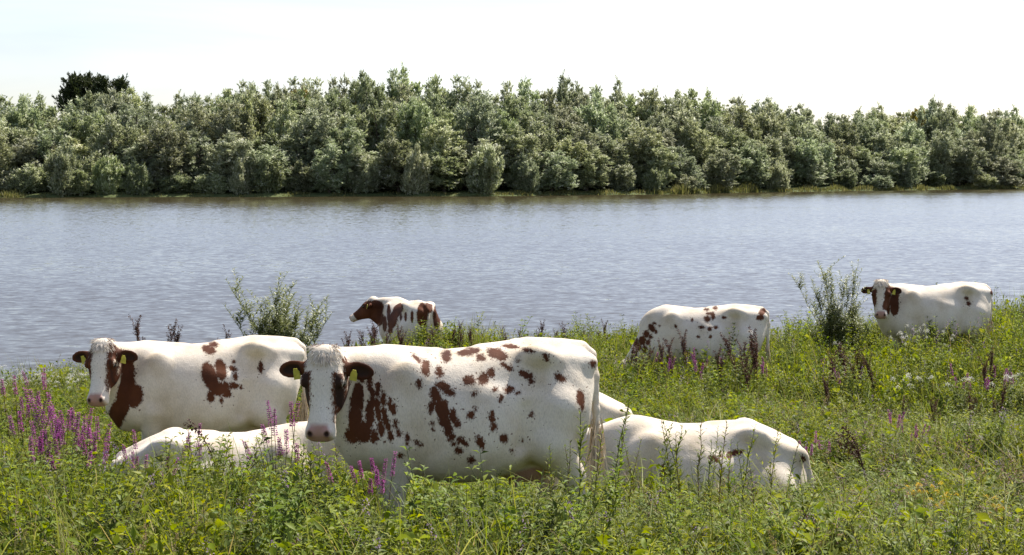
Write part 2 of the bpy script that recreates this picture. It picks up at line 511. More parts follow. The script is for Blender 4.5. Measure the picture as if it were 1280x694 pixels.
def coat_material():
    m, nt, b = mat('cow_coat')
    co = node(nt, 'ShaderNodeTexCoord')
    n1 = node(nt, 'ShaderNodeTexNoise', i_Scale=26.0, i_Detail=3.0, i_Roughness=0.65)
    n2 = node(nt, 'ShaderNodeTexNoise', i_Scale=140.0, i_Detail=2.0)
    mp = node(nt, 'ShaderNodeMapping'); mp.inputs['Scale'].default_value = (1.0, 1.0, 0.35)
    nt.links.new(co.outputs['Object'], mp.inputs['Vector'])
    nt.links.new(co.outputs['Object'], n1.inputs['Vector']); nt.links.new(mp.outputs[0], n2.inputs['Vector'])
    def attr(nm):
        return node(nt, 'ShaderNodeAttribute', attribute_name=nm).outputs['Fac']
    def math_(op, a, b_=None, clamp=False):
        n = node(nt, 'ShaderNodeMath', operation=op, use_clamp=clamp)
        for i, v in enumerate((a, b_)):
            if v is None:
                continue
            if isinstance(v, (int, float)):
                n.inputs[i].default_value = v
            else:
                nt.links.new(v, n.inputs[i])
        return n.outputs[0]
    def edge(f, wob1, wob2, soft):
        a = math_('ADD', f, math_('MULTIPLY', math_('SUBTRACT', n1.outputs[0], 0.5), wob1))
        a = math_('ADD', a, math_('MULTIPLY', math_('SUBTRACT', n2.outputs[0], 0.5), wob2))
        return math_('ADD', math_('DIVIDE', a, soft), 0.5, clamp=True)
    def mix(fac, c1, c2):
        x = node(nt, 'ShaderNodeMix', data_type='RGBA')
        nt.links.new(fac, x.inputs['Factor']) if not isinstance(fac, (int, float)) else setattr(x.inputs['Factor'], 'default_value', fac)
        for k, c in (('A', c1), ('B', c2)):
            s = [i for i in x.inputs if i.name == k and i.type == 'RGBA'][0]
            if isinstance(c, tuple):
                s.default_value = (*c, 1)
            else:
                nt.links.new(c, s)
        return [o for o in x.outputs if o.type == 'RGBA'][0]
    big = node(nt, 'ShaderNodeTexNoise', i_Scale=3.5, i_Detail=4.0)
    nt.links.new(co.outputs['Object'], big.inputs['Vector'])
    white = ramp(nt, [(0.30, (0.58, 0.48, 0.34)), (0.52, (0.74, 0.65, 0.53)), (0.75, (0.80, 0.73, 0.62))], big.outputs[0]).outputs[0]
    fleck = ramp(nt, [(0.35, (0.82, 0.82, 0.82)), (0.6, (1, 1, 1))], n2.outputs[0]).outputs[0]
    wm = node(nt, 'ShaderNodeMix', data_type='RGBA', blend_type='MULTIPLY'); wm.inputs['Factor'].default_value = 0.8
    ins = [i for i in wm.inputs if i.type == 'RGBA']
    nt.links.new(white, ins[0]); nt.links.new(fleck, ins[1])
    white = [o for o in wm.outputs if o.type == 'RGBA'][0]
    dirt = edge(attr('dirt'), 0.9, 0.5, 1.2)
    col = mix(math_('MULTIPLY', dirt, 0.75), white, (0.30, 0.25, 0.16))
    pink = edge(attr('pink'), 0.02, 0.01, 0.03)
    col = mix(pink, col, (0.43, 0.25, 0.20))
    brown = ramp(nt, [(0.3, (0.052, 0.0165, 0.0075)), (0.7, (0.120, 0.040, 0.016))], big.outputs[0]).outputs[0]
    bf = edge(attr('patch'), 0.055, 0.055, 0.016)
    n4 = node(nt, 'ShaderNodeTexNoise', i_Scale=48.0, i_Detail=2.0)      # small flecks round the patches
    nt.links.new(co.outputs['Object'], n4.inputs['Vector'])
    fk = math_('SUBTRACT', math_('SUBTRACT', n4.outputs[0], 0.645), math_('MULTIPLY', math_('MAXIMUM', math_('MULTIPLY', attr('patch'), -1.0), 0.0), 1.1))
    fk = math_('ADD', math_('DIVIDE', fk, 0.03), 0.5, clamp=True)
    bf = math_('MAXIMUM', bf, math_('MULTIPLY', fk, 0.9))
    col = mix(bf, col, brown)
    dark = edge(attr('dark'), 0.012, 0.008, 0.012)
    col = mix(dark, col, (0.035, 0.018, 0.012))
    nt.links.new(col, b.inputs['Base Color'])
    b.inputs['Roughness'].default_value = 0.7
    b.inputs['Specular IOR Level'].default_value = 0.12
    b.inputs['Sheen Weight'].default_value = 0.0
    b.inputs['Sheen Roughness'].default_value = 0.4
    bp = node(nt, 'ShaderNodeBump', i_Strength=0.5, i_Distance=0.012)
    n3 = node(nt, 'ShaderNodeTexNoise', i_Scale=11.0, i_Detail=5.0, i_Roughness=0.6)
    nt.links.new(co.outputs['Object'], n3.inputs['Vector'])
    hh = math_('ADD', math_('MULTIPLY', n2.outputs[0], 0.35), n3.outputs[0])
    nt.links.new(hh, bp.inputs['Height']); nt.links.new(bp.outputs[0], b.inputs['Normal'])
    return m
M_COAT = coat_material()
def plain(name, c, rough=0.6, spec=0.3, **kw):
    m, nt, b = mat(name)
    tc = node(nt, 'ShaderNodeTexCoord'); nz = node(nt, 'ShaderNodeTexNoise', i_Scale=kw.get('scale', 30.0), i_Detail=3.0)
    nt.links.new(tc.outputs['Object'], nz.inputs['Vector'])
    v = kw.get('vary', 0.25)
    r = ramp(nt, [(0.3, tuple(x * (1 - v) for x in c)), (0.7, tuple(min(1, x * (1 + v)) for x in c))], nz.outputs[0])
    nt.links.new(r.outputs[0], b.inputs['Base Color'])
    b.inputs['Roughness'].default_value = rough; b.inputs['Specular IOR Level'].default_value = spec
    if 'trans' in kw:
        pass
    return m
M_EYE = plain('cow_eye', (0.012, 0.008, 0.006), 0.08, 0.6, vary=0.1)
M_TAG = plain('tag_yellow', (0.60, 0.54, 0.09), 0.45, 0.4, vary=0.12)
M_TUFT = plain('tuft_hair', (0.78, 0.70, 0.60), 0.7, 0.2)
M_TUFT_BROWN = plain('tuft_hair_brown', (0.22, 0.09, 0.045), 0.7, 0.2)
M_SWITCH = plain('switch_hair', (0.66, 0.54, 0.38), 0.75, 0.2)

def hair_mesh(name, roots, dirs, length, width, material, seed=0, droop=0.5, segs=3, curl=0.25):
    r = np.random.default_rng(seed)
    V, Q = [], []
    for p, d in zip(roots, dirs):
        d = unit(d + r.normal(0, curl, 3)); L = length * r.uniform(0.6, 1.15)
        side = unit(np.cross(d, r.normal(0, 1, 3))) * width
        p = np.array(p, float); b0 = len(V)
        for i in range(segs + 1):
            w = side * (1 - 0.85 * i / segs)
            V += [p - w, p + w]
            if i < segs:
                Q.append((b0 + 2 * i, b0 + 2 * i + 1, b0 + 2 * i + 3, b0 + 2 * i + 2))
            p = p + d * L / segs
            d = unit(d + np.array([0, 0, -droop / segs * 1.5]) + r.normal(0, curl * 0.4, 3))
    return fast_mesh(name, V, Q, material)

def build_cow(pose, loc, heading, label, patches, vox, head_vox, tags=True, tuft='cream', group='cows by the river', seed=1, extra=None, hide_parts=()):
    """loc: ground point, heading: world direction the cow's body points to (angle from +X)"""
    sk = cow_skin(pose, vox, head_vox)
    root = bpy.data.objects.new('cow', None)
    COL.objects.link(root)
    root.empty_display_size = 0.3
    root.location = loc; root.rotation_euler = (0, 0, heading)
    root['label'] = label; root['category'] = 'cow'; root['group'] = group
    V, Q, hp, HR = sk['V'], sk['Q'], sk['hp'], sk['HR']
    me = fast_mesh('cow_body', V, Q, M_COAT)
    ch, sh = math.cos(heading), math.sin(heading)
    W = np.stack([V[:, 0] * ch - V[:, 1] * sh, V[:, 0] * sh + V[:, 1] * ch, V[:, 2]], -1) + np.asarray(loc)
    px, py, dep = project(W)
    patch = np.full(len(V), -0.5); dark = np.full(len(V), -0.5)
    def spot(F_, e):
        cx, cy, rx, ry = e[:4]
        ang = rad(e[4]) if len(e) > 4 else 0.0
        near = np.hypot(px - cx, py - cy)
        c = np.flatnonzero(near < max(4.0, near.min() + 1.5))
        ci = c[np.argmin(dep[c])]
        sc_ = F / dep[ci]
        dx, dy = px - cx, py - cy
        u = dx * math.cos(ang) + dy * math.sin(ang); v = -dx * math.sin(ang) + dy * math.cos(ang)
        k0 = np.sqrt((u / rx) ** 2 + (v / ry) ** 2) + 1e-6
        d = (1 - k0) * np.hypot(u, v) / k0 / sc_            # metres inside (+) or outside (-) the spot
        d = np.where(k0 < 0.05, min(rx, ry) / sc_, d)
        lim = 0.38 - np.abs(dep - dep[ci])                  # only on this side of the animal
        return np.maximum(F_, np.minimum(d, lim))
    for e in patches:
        patch = spot(patch, e)
    h = (V - sk['poll']) @ HR.T / HS
    for (fn, lo_, hi_), base, ax_, sd_, nrm, c in sk['ears']:
        d = fn(V)
        patch = np.maximum(patch, 0.035 - d)
        inner = 0.010 - np.abs(d) - np.maximum(0, 0.10 - np.abs(0)) * 0
        q = (V - c)
        inside = 0.040 - np.hypot((q @ ax_) * 0.45, q @ sd_) - np.maximum(0, -(q @ nrm)) * 6 - np.maximum(0, d) * 3
        dark = np.maximum(dark, np.minimum(inside * 0.8 - 0.006, 0.02))
    # eye rims and nostrils
    for s in (-1, 1):
        dark = np.maximum(dark, 0.019 - np.linalg.norm((h - np.array([0.172, s * 0.123, 0.010])) * [0.8, 1, 1.1], axis=1))
        dark = np.maximum(dark, 0.0165 - np.linalg.norm((h - np.array([0.482, s * 0.050, 0.032])) * [0.9, 1, 0.8], axis=1))
    inhead = (np.abs(h[:, 1]) < 0.135) & (h[:, 2] > -0.25) & (h[:, 2] < 0.12)
    pad = np.minimum(np.minimum(h[:, 0] - 0.425, 0.072 - np.abs(h[:, 1]) * (1 + 0.5 * np.maximum(0, 0.47 - h[:, 0]) / 0.05)), h[:, 2] + 0.048)
    pink = np.where(inhead, np.minimum(pad, 0.08), -0.5)
    if not sk['lie']:
        ud = 0.17 - np.linalg.norm((V - [-0.42, 0, 0.54]) * [0.8, 1, 1.2], axis=1)
        pink = np.maximum(pink, ud)
    dirt = np.full(len(V), -0.9)
    if not sk['lie']:
        dirt = np.interp(V[:, 2], [0.0, 0.35, 0.62, 0.9], [0.4, -0.1, -0.52, -0.88])
    else:
        dirt = np.interp(V[:, 2], [0.0, 0.2, 0.45], [0.1, -0.4, -0.95])
    if extra:
        patch, dark = extra(sk, V, h, patch, dark)
    patch = np.where(inhead & (h[:, 0] > 0.41), -0.5, patch)
    add_attr(me, 'patch', patch); add_attr(me, 'dark', dark); add_attr(me, 'pink', pink); add_attr(me, 'dirt', dirt)
    obj('body', me, root)
    # eyes
    ev, eq = [], []
    bmx = bmesh.new(); bmesh.ops.create_uvsphere(bmx, u_segments=14, v_segments=9, radius=0.023)
    eme = bpy.data.meshes.new('eye'); bmx.to_mesh(eme); bmx.free(); eme.materials.append(M_EYE)
    eme.polygons.foreach_set('use_smooth', np.ones(len(eme.polygons), dtype=bool))
    if 'eye' not in hide_parts:
        for s in (-1, 1):
            obj('eye', eme, root, loc=hp(0.172, s * 0.115, 0.014))
    if tags:
        for i, (fn, base, ax_, sd_, nrm, c) in enumerate(sk['ears']):
            # yellow tag hanging from the ear's lower edge
            low = sd_ if sd_[2] < 0 else -sd_
            o = c - ax_ * 0.030 + low * 0.030 + nrm * 0.024
            bmx = bmesh.new()
            prof = [(-0.021, -0.026), (0.021, -0.026), (0.025, 0.024), (-0.025, 0.024)]
            neck = [(-0.011, -0.052), (0.011, -0.052)]
            vs = []
            for th in (-0.002, 0.002):
                for u, v in [neck[0], neck[1], prof[1], prof[2], prof[3], prof[0]]:
                    vs.append(bmx.verts.new(o + ax_ * u + low * (v + 0.012) + nrm * (th + 0.006 * (v / 0.03) ** 2)))
            bmx.faces.new(vs[:6][::-1]); bmx.faces.new(vs[6:])
            for k in range(6):
                bmx.faces.new((vs[k], vs[(k + 1) % 6], vs[6 + (k + 1) % 6], vs[6 + k]))
            bmesh.ops.recalc_face_normals(bmx, faces=bmx.faces)
            tme = bpy.data.meshes.new('ear_tag'); bmx.to_mesh(tme); bmx.free(); tme.materials.append(M_TAG)
            obj('ear_tag', tme, root)
    r = np.random.default_rng(seed)
    if tuft:
        n = 700
        a = r.normal(0, 1, n).clip(-2, 2) * 0.040; t = r.uniform(-0.06, 0.05, n)
        roots = [hp(tt, aa, 0.02 + 0.06 * math.sqrt(max(0, 1 - (aa / 0.085) ** 2)) * (1 if tt > 0 else max(0.2, 1 + tt * 11)) - 0.008) for aa, tt in zip(a, t)]
        dirs = [HR[2] * 0.22 + HR[0] * (1.0 if tt > -0.02 else 0.4) + HR[1] * aa * 22 for aa, tt in zip(a, t)]
        obj('forelock', hair_mesh('forelock', roots, dirs, 0.055, 0.0022, M_TUFT, seed, 0.5, 4, 0.16), root)
        n = 260
        a = r.uniform(-1, 1, n) * 0.07
        roots = [hp(-0.052 + 0.02 * r.random(), aa, -0.03 + 0.06 * r.random()) for aa in a]
        dirs = [-HR[0] + HR[1] * aa * 6 + HR[2] * 0.2 for aa in a]
        obj('poll_hair', hair_mesh('poll_hair', roots, dirs, 0.030, 0.0022, M_TUFT_BROWN, seed + 1, 0.3), root)
    if not sk['lie'] or True:
        n = 170
        tip, td = sk['tail'], sk['tail_dir']
        roots = [tip - td * r.uniform(0, 0.16) + r.normal(0, 0.014, 3) for _ in range(n)]
        obj('tail_switch', hair_mesh('tail_switch', roots, [td + r.normal(0, 0.08, 3) for _ in range(n)], 0.34, 0.005, M_SWITCH, seed + 2, 0.5, 4, 0.10), root)
    return root, sk
# ------------------------------------------------------------------ ground, river, far bank
def noise_color_mat(name, stops, scale, rough=0.9, bump=0.3, bscale=20.0):
    m, nt, b = mat(name)
    tc = node(nt, 'ShaderNodeNewGeometry')
    nz = node(nt, 'ShaderNodeTexNoise', i_Scale=scale, i_Detail=6.0, i_Roughness=0.6)
    nt.links.new(tc.outputs['Position'], nz.inputs['Vector'])
    r = ramp(nt, stops, nz.outputs[0])
    nt.links.new(r.outputs[0], b.inputs['Base Color'])
    b.inputs['Roughness'].default_value = rough
    b.inputs['Specular IOR Level'].default_value = 0.15
    n2 = node(nt, 'ShaderNodeTexNoise', i_Scale=bscale, i_Detail=4.0)
    nt.links.new(tc.outputs['Position'], n2.inputs['Vector'])
    bp = node(nt, 'ShaderNodeBump', i_Strength=bump, i_Distance=0.05)
    nt.links.new(n2.outputs[0], bp.inputs['Height']); nt.links.new(bp.outputs[0], b.inputs['Normal'])
    return m

def axis(segs):
    out = []
    for a, b, n in segs:
        out += list(np.linspace(a, b, n, endpoint=False))
    return np.array(out + [segs[-1][1]])

def grid_mesh(name, X, Y, Z, material):
    ny, nx = X.shape
    V = np.stack([X.ravel(), Y.ravel(), Z.ravel()], -1)
    i = np.arange(nx * ny).reshape(ny, nx)
    Q = np.stack([i[:-1, :-1].ravel(), i[:-1, 1:].ravel(), i[1:, 1:].ravel(), i[1:, :-1].ravel()], -1)
    return fast_mesh(name, V, Q, material)

M_SOIL = noise_color_mat('meadow_soil', [(0.25, (0.030, 0.034, 0.014)), (0.55, (0.050, 0.060, 0.020)), (0.8, (0.075, 0.068, 0.032))], 2.2)
gx = axis([(-2500, -60, 20), (-60, -20, 40), (-20, 24, 176), (24, 70, 40), (70, 2500, 20)])
gy = axis([(-2500, -40, 16), (-40, 5, 30), (5, 36, 124), (36, 60, 12), (60, 520, 30)])
GX, GY = np.meshgrid(gx, gy)
GZ = ground_z(GX, np.maximum(GY, -40))
obj('ground', grid_mesh('ground', GX, GY, GZ, M_SOIL), kind='structure')

def far_shore(x):
    return np.interp(x, [-400, -160, -76, 0, 30, 48.7, 80, 116, 200, 420, 1500], [190, 212, 226, 240, 262, 286, 314, 340, 395, 480, 700]) + 1.2 * np.sin(np.asarray(x) * 0.21) + 0.6 * np.sin(np.asarray(x) * 0.57 + 1)

FAR_O = np.array([-9.0, -3.0, -0.8, 0.0, 0.8, 2.5, 6, 14, 30, 70, 200, 700, 3500])
FAR_H = np.array([-2.2, -0.9, -0.18, 0.10, 0.30, 0.50, 0.8, 1.2, 1.8, 2.2, 2.4, 2.6, 2.6])
M_FAR = noise_color_mat('far_bank_grass', [(0.3, (0.045, 0.060, 0.020)), (0.55, (0.080, 0.100, 0.035)), (0.8, (0.12, 0.12, 0.05))], 0.6, bscale=4.0)
fx = axis([(-2500, -180, 20), (-180, 260, 300), (260, 2500, 20)])
FX, FO = np.meshgrid(fx, FAR_O)
FY = far_shore(np.clip(FX, -400, 1500)) + FO
FZ = np.interp(FO, FAR_O, FAR_H) + np.where((FO > -1) & (FO < 40), 0.10 * np.sin(FX * 0.8) + 0.06 * np.sin(FX * 2.1), 0)
obj('far_bank', grid_mesh('far_bank', FX, FY, FZ, M_FAR), kind='structure')

def water_material():
    m, nt, b = mat('river_water')
    ge = node(nt, 'ShaderNodeNewGeometry')
    b.inputs['Base Color'].default_value = (0.055, 0.045, 0.022, 1)
    b.inputs['Roughness'].default_value = 0.05
    b.inputs['IOR'].default_value = 1.333
    def vm(op, a, b_):
        n = node(nt, 'ShaderNodeVectorMath', operation=op)
        for i, v in enumerate((a, b_)):
            if isinstance(v, tuple):
                n.inputs[i].default_value = v
            else:
                nt.links.new(v, n.inputs[i])
        return n.outputs[0]
    # facets of wind ripples of several sizes, as slopes of the surface
    tot = ge.outputs['Normal']
    for scale, sx, sy, ax, ay, det, rz in ((1.7, 0.80, 1.0, 0.045, 0.085, 2.0, 0.10), (3.6, 0.75, 1.0, 0.10, 0.20, 2.0, -0.12), (11.0, 0.55, 1.0, 0.10, 0.13, 1.0, 0.2), (0.05, 0.4, 1.0, 0.02, 0.04, 2.0, 0.0)):
        mp = node(nt, 'ShaderNodeMapping'); mp.inputs['Scale'].default_value = (sx, sy, 1); mp.inputs['Rotation'].default_value = (0, 0, rz)
        nz = node(nt, 'ShaderNodeTexNoise', i_Scale=scale, i_Detail=det, i_Roughness=0.5)
        nt.links.new(ge.outputs['Position'], mp.inputs['Vector']); nt.links.new(mp.outputs[0], nz.inputs['Vector'])
        d = vm('SUBTRACT', nz.outputs['Color'], (0.5, 0.5, 0.5))
        tot = vm('ADD', tot, vm('MULTIPLY', d, (ax, ay, 0.0)))
    tot = vm('ADD', tot, (0.0, -0.068, 0.0))       # wind ripples: the near faces are the broad ones
    n = node(nt, 'ShaderNodeVectorMath', operation='NORMALIZE'); nt.links.new(tot, n.inputs[0])
    nt.links.new(n.outputs[0], b.inputs['Normal'])
    return m
wx = axis([(-2500, -200, 8), (-200, 300, 40), (300, 2500, 8)]); wy = axis([(16, 60, 20), (60, 900, 40)])
WX, WY = np.meshgrid(wx, wy)
obj('river_water', grid_mesh('river_water', WX, WY, WX * 0, water_material()), kind='structure')
# ------------------------------------------------------------------ leaves, stems
def leaf_material(name, stops, trans=0.35, rough=0.42, spec=0.35, obj_vary=0.0, tcol=None):
    """stops: colours along the per-leaf attribute 'tint'"""
    m, nt, b = mat(name)
    at = node(nt, 'ShaderNodeAttribute', attribute_name='tint')
    r = ramp(nt, stops, at.outputs['Fac'])
    col = r.outputs[0]
    if obj_vary:
        oi = node(nt, 'ShaderNodeObjectInfo')
        hs = node(nt, 'ShaderNodeHueSaturation')
        for inp, lo, hi in (('Hue', 0.5 - 0.025 * obj_vary, 0.5 + 0.02 * obj_vary), ('Saturation', 1 - 0.22 * obj_vary, 1 + 0.12 * obj_vary), ('Value', 1 - 0.30 * obj_vary, 1 + 0.30 * obj_vary)):
            mr = node(nt, 'ShaderNodeMapRange'); mr.inputs['To Min'].default_value = lo; mr.inputs['To Max'].default_value = hi
            ml = node(nt, 'ShaderNodeMath', operation='MULTIPLY'); ml.inputs[1].default_value = {'Hue': 7.3, 'Saturation': 13.7, 'Value': 29.1}[inp]
            fr = node(nt, 'ShaderNodeMath', operation='FRACT')
            nt.links.new(oi.outputs['Random'], ml.inputs[0]); nt.links.new(ml.outputs[0], fr.inputs[0]); nt.links.new(fr.outputs[0], mr.inputs['Value'])
            nt.links.new(mr.outputs[0], hs.inputs[inp])
        nt.links.new(col, hs.inputs['Color'])
        col = hs.outputs[0]
    nt.links.new(col, b.inputs['Base Color'])
    b.inputs['Roughness'].default_value = rough
    b.inputs['Specular IOR Level'].default_value = spec
    tr = node(nt, 'ShaderNodeBsdfTranslucent')
    hs2 = node(nt, 'ShaderNodeHueSaturation', i_Hue=0.485, i_Saturation=1.15, i_Value=1.35)
    nt.links.new(col, hs2.inputs['Color']); nt.links.new(hs2.outputs[0], tr.inputs['Color'])
    mx = node(nt, 'ShaderNodeMixShader', i_Fac=trans)
    out = nt.nodes['Material Output']
    nt.links.new(b.outputs[0], mx.inputs[1]); nt.links.new(tr.outputs[0], mx.inputs[2]); nt.links.new(mx.outputs[0], out.inputs['Surface'])
    return m

def nrm(a):
    return a / np.maximum(np.linalg.norm(a, axis=-1, keepdims=True), 1e-9)

class Mesher:
    """collects triangles with a per-vertex tint and a material slot"""
    def __init__(s):
        s.V, s.T, s.M, s.C, s.n = [], [], [], [], 0
    def add(s, V, T, mi=0, tint=0.5):
        V = np.asarray(V, float).reshape(-1, 3); T = np.asarray(T, int).reshape(-1, 3)
        s.V.append(V); s.T.append(T + s.n); s.M.append(np.full(len(T), mi)); s.n += len(V)
        s.C.append(np.broadcast_to(np.asarray(tint, float), (len(V),)).copy())
    def leaves(s, P, D, N, L, W, mi=0, tint=0.5, fold=0.25, droop=0.15):
        """folded diamond leaves: base P, axis D, normal N, length L, width W (arrays)"""
        P = np.asarray(P, float); D = nrm(np.asarray(D, float)); n = len(P)
        N = np.asarray(N, float); N = nrm(N - D * (N * D).sum(-1, keepdims=True)); S = np.cross(D, N)
        L = np.broadcast_to(L, (n,))[:, None]; W = np.broadcast_to(W, (n,))[:, None]
        m = P + D * L * 0.45
        v = np.stack([P, m + S * W * 0.5 + N * W * fold, P + D * L - N * L * droop, m - S * W * 0.5 + N * W * fold, m], 1)
        base = np.arange(n)[:, None] * 5
        T = np.array([[0, 1, 4], [1, 2, 4], [2, 3, 4], [3, 0, 4]])
        s.add(v.reshape(-1, 3), (base[:, :, None] + T[None]).reshape(-1, 3), mi, np.repeat(np.broadcast_to(tint, (n,)), 5))
    def cards(s, P, D, N, L, W, mi=0, tint=0.5):
        """simple pointed leaves of two triangles"""
        P = np.asarray(P, float); D = nrm(np.asarray(D, float)); n = len(P)
        N = np.asarray(N, float); N = nrm(N - D * (N * D).sum(-1, keepdims=True)); S = np.cross(D, N)
        L = np.broadcast_to(L, (n,))[:, None]; W = np.broadcast_to(W, (n,))[:, None]
        m = P + D * L * 0.45 + N * W * 0.2
        v = np.stack([P, m + S * W * 0.5, P + D * L, m - S * W * 0.5], 1)
        base = np.arange(n)[:, None] * 4
        T = np.array([[0, 1, 2], [0, 2, 3]])
        s.add(v.reshape(-1, 3), (base[:, :, None] + T[None]).reshape(-1, 3), mi, np.repeat(np.broadcast_to(tint, (n,)), 4))
    def tube(s, pts, radii, sides=5, mi=0, tint=0.5):
        pts = np.asarray(pts, float); k = len(pts)
        radii = np.broadcast_to(radii, (k,))
        tg = nrm(np.gradient(pts, axis=0))
        ref = np.array([0.31, 0.95, 0.07]) if abs(tg[0][1]) < 0.9 else np.array([1.0, 0, 0])
        u = nrm(np.cross(tg, ref)); w = np.cross(tg, u)
        a = np.linspace(0, 2 * np.pi, sides, endpoint=False)
        ring = pts[:, None] + radii[:, None, None] * (np.cos(a)[None, :, None] * u[:, None] + np.sin(a)[None, :, None] * w[:, None])
        T = []
        for i in range(k - 1):
            for j in range(sides):
                a0, a1 = i * sides + j, i * sides + (j + 1) % sides
                T += [(a0, a1, a1 + sides), (a0, a1 + sides, a0 + sides)]
        s.add(ring.reshape(-1, 3), T, mi, tint)
    def blades(s, P, D, L, W, bend, mi=0, tint=0.5, segs=3):
        """grass blades: base P, lean direction D (unit, mostly up), bend vector (n,3)"""
        P = np.asarray(P, float); n = len(P); D = nrm(np.asarray(D, float))
        L = np.broadcast_to(L, (n,))[:, None]; W = np.broadcast_to(W, (n,))[:, None]
        S = nrm(np.cross(D, bend + np.array([1e-3, 2e-3, 0])))
        rows = []
        for i in range(segs + 1):
            t = i / segs
            c = P + D * L * t + bend * L * t * t - np.array([0, 0, 1.0]) * L * np.linalg.norm(bend, axis=-1, keepdims=True) * 0.45 * t ** 3
            w = W * 0.5 * (1 - t ** 1.6) if i else W * 0.4
            if i == segs:
                rows += [c]
            else:
                rows += [c - S * w, c + S * w]
        v = np.stack(rows, 1); m = v.shape[1]
        T = []
        for i in range(segs - 1):
            a = 2 * i
            T += [(a, a + 1, a + 3), (a, a + 3, a + 2)]
        T.append((m - 3, m - 2, m - 1))
        T = np.array(T); base = np.arange(n)[:, None, None] * m
        s.add(v.reshape(-1, 3), (base + T[None]).reshape(-1, 3), mi, np.repeat(np.broadcast_to(tint, (n,)), m))
    def mesh(s, name, mats, smooth=False):
        V = np.concatenate(s.V); T = np.concatenate(s.T)
        me = fast_mesh(name, V, T, mats, smooth, np.concatenate(s.M))
        add_attr(me, 'tint', np.concatenate(s.C))
        return me

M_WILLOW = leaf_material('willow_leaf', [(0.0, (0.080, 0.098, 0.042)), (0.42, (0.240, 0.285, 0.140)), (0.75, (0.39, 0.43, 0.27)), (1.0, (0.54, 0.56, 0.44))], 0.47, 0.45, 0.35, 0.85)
M_YELLOWING = leaf_material('yellowing_leaf', [(0.0, (0.10, 0.09, 0.02)), (0.5, (0.22, 0.19, 0.04)), (1.0, (0.36, 0.30, 0.10))], 0.35, 0.5, 0.3, 0.4)
M_DARKLEAF = leaf_material('dark_leaf', [(0.0, (0.022, 0.034, 0.012)), (0.6, (0.045, 0.060, 0.022)), (1.0, (0.08, 0.095, 0.045))], 0.2, 0.5, 0.25, 0.0)
M_BARK = noise_color_mat('willow_bark', [(0.3, (0.05, 0.042, 0.032)), (0.7, (0.13, 0.11, 0.085))], 9.0, bump=0.6, bscale=14.0)

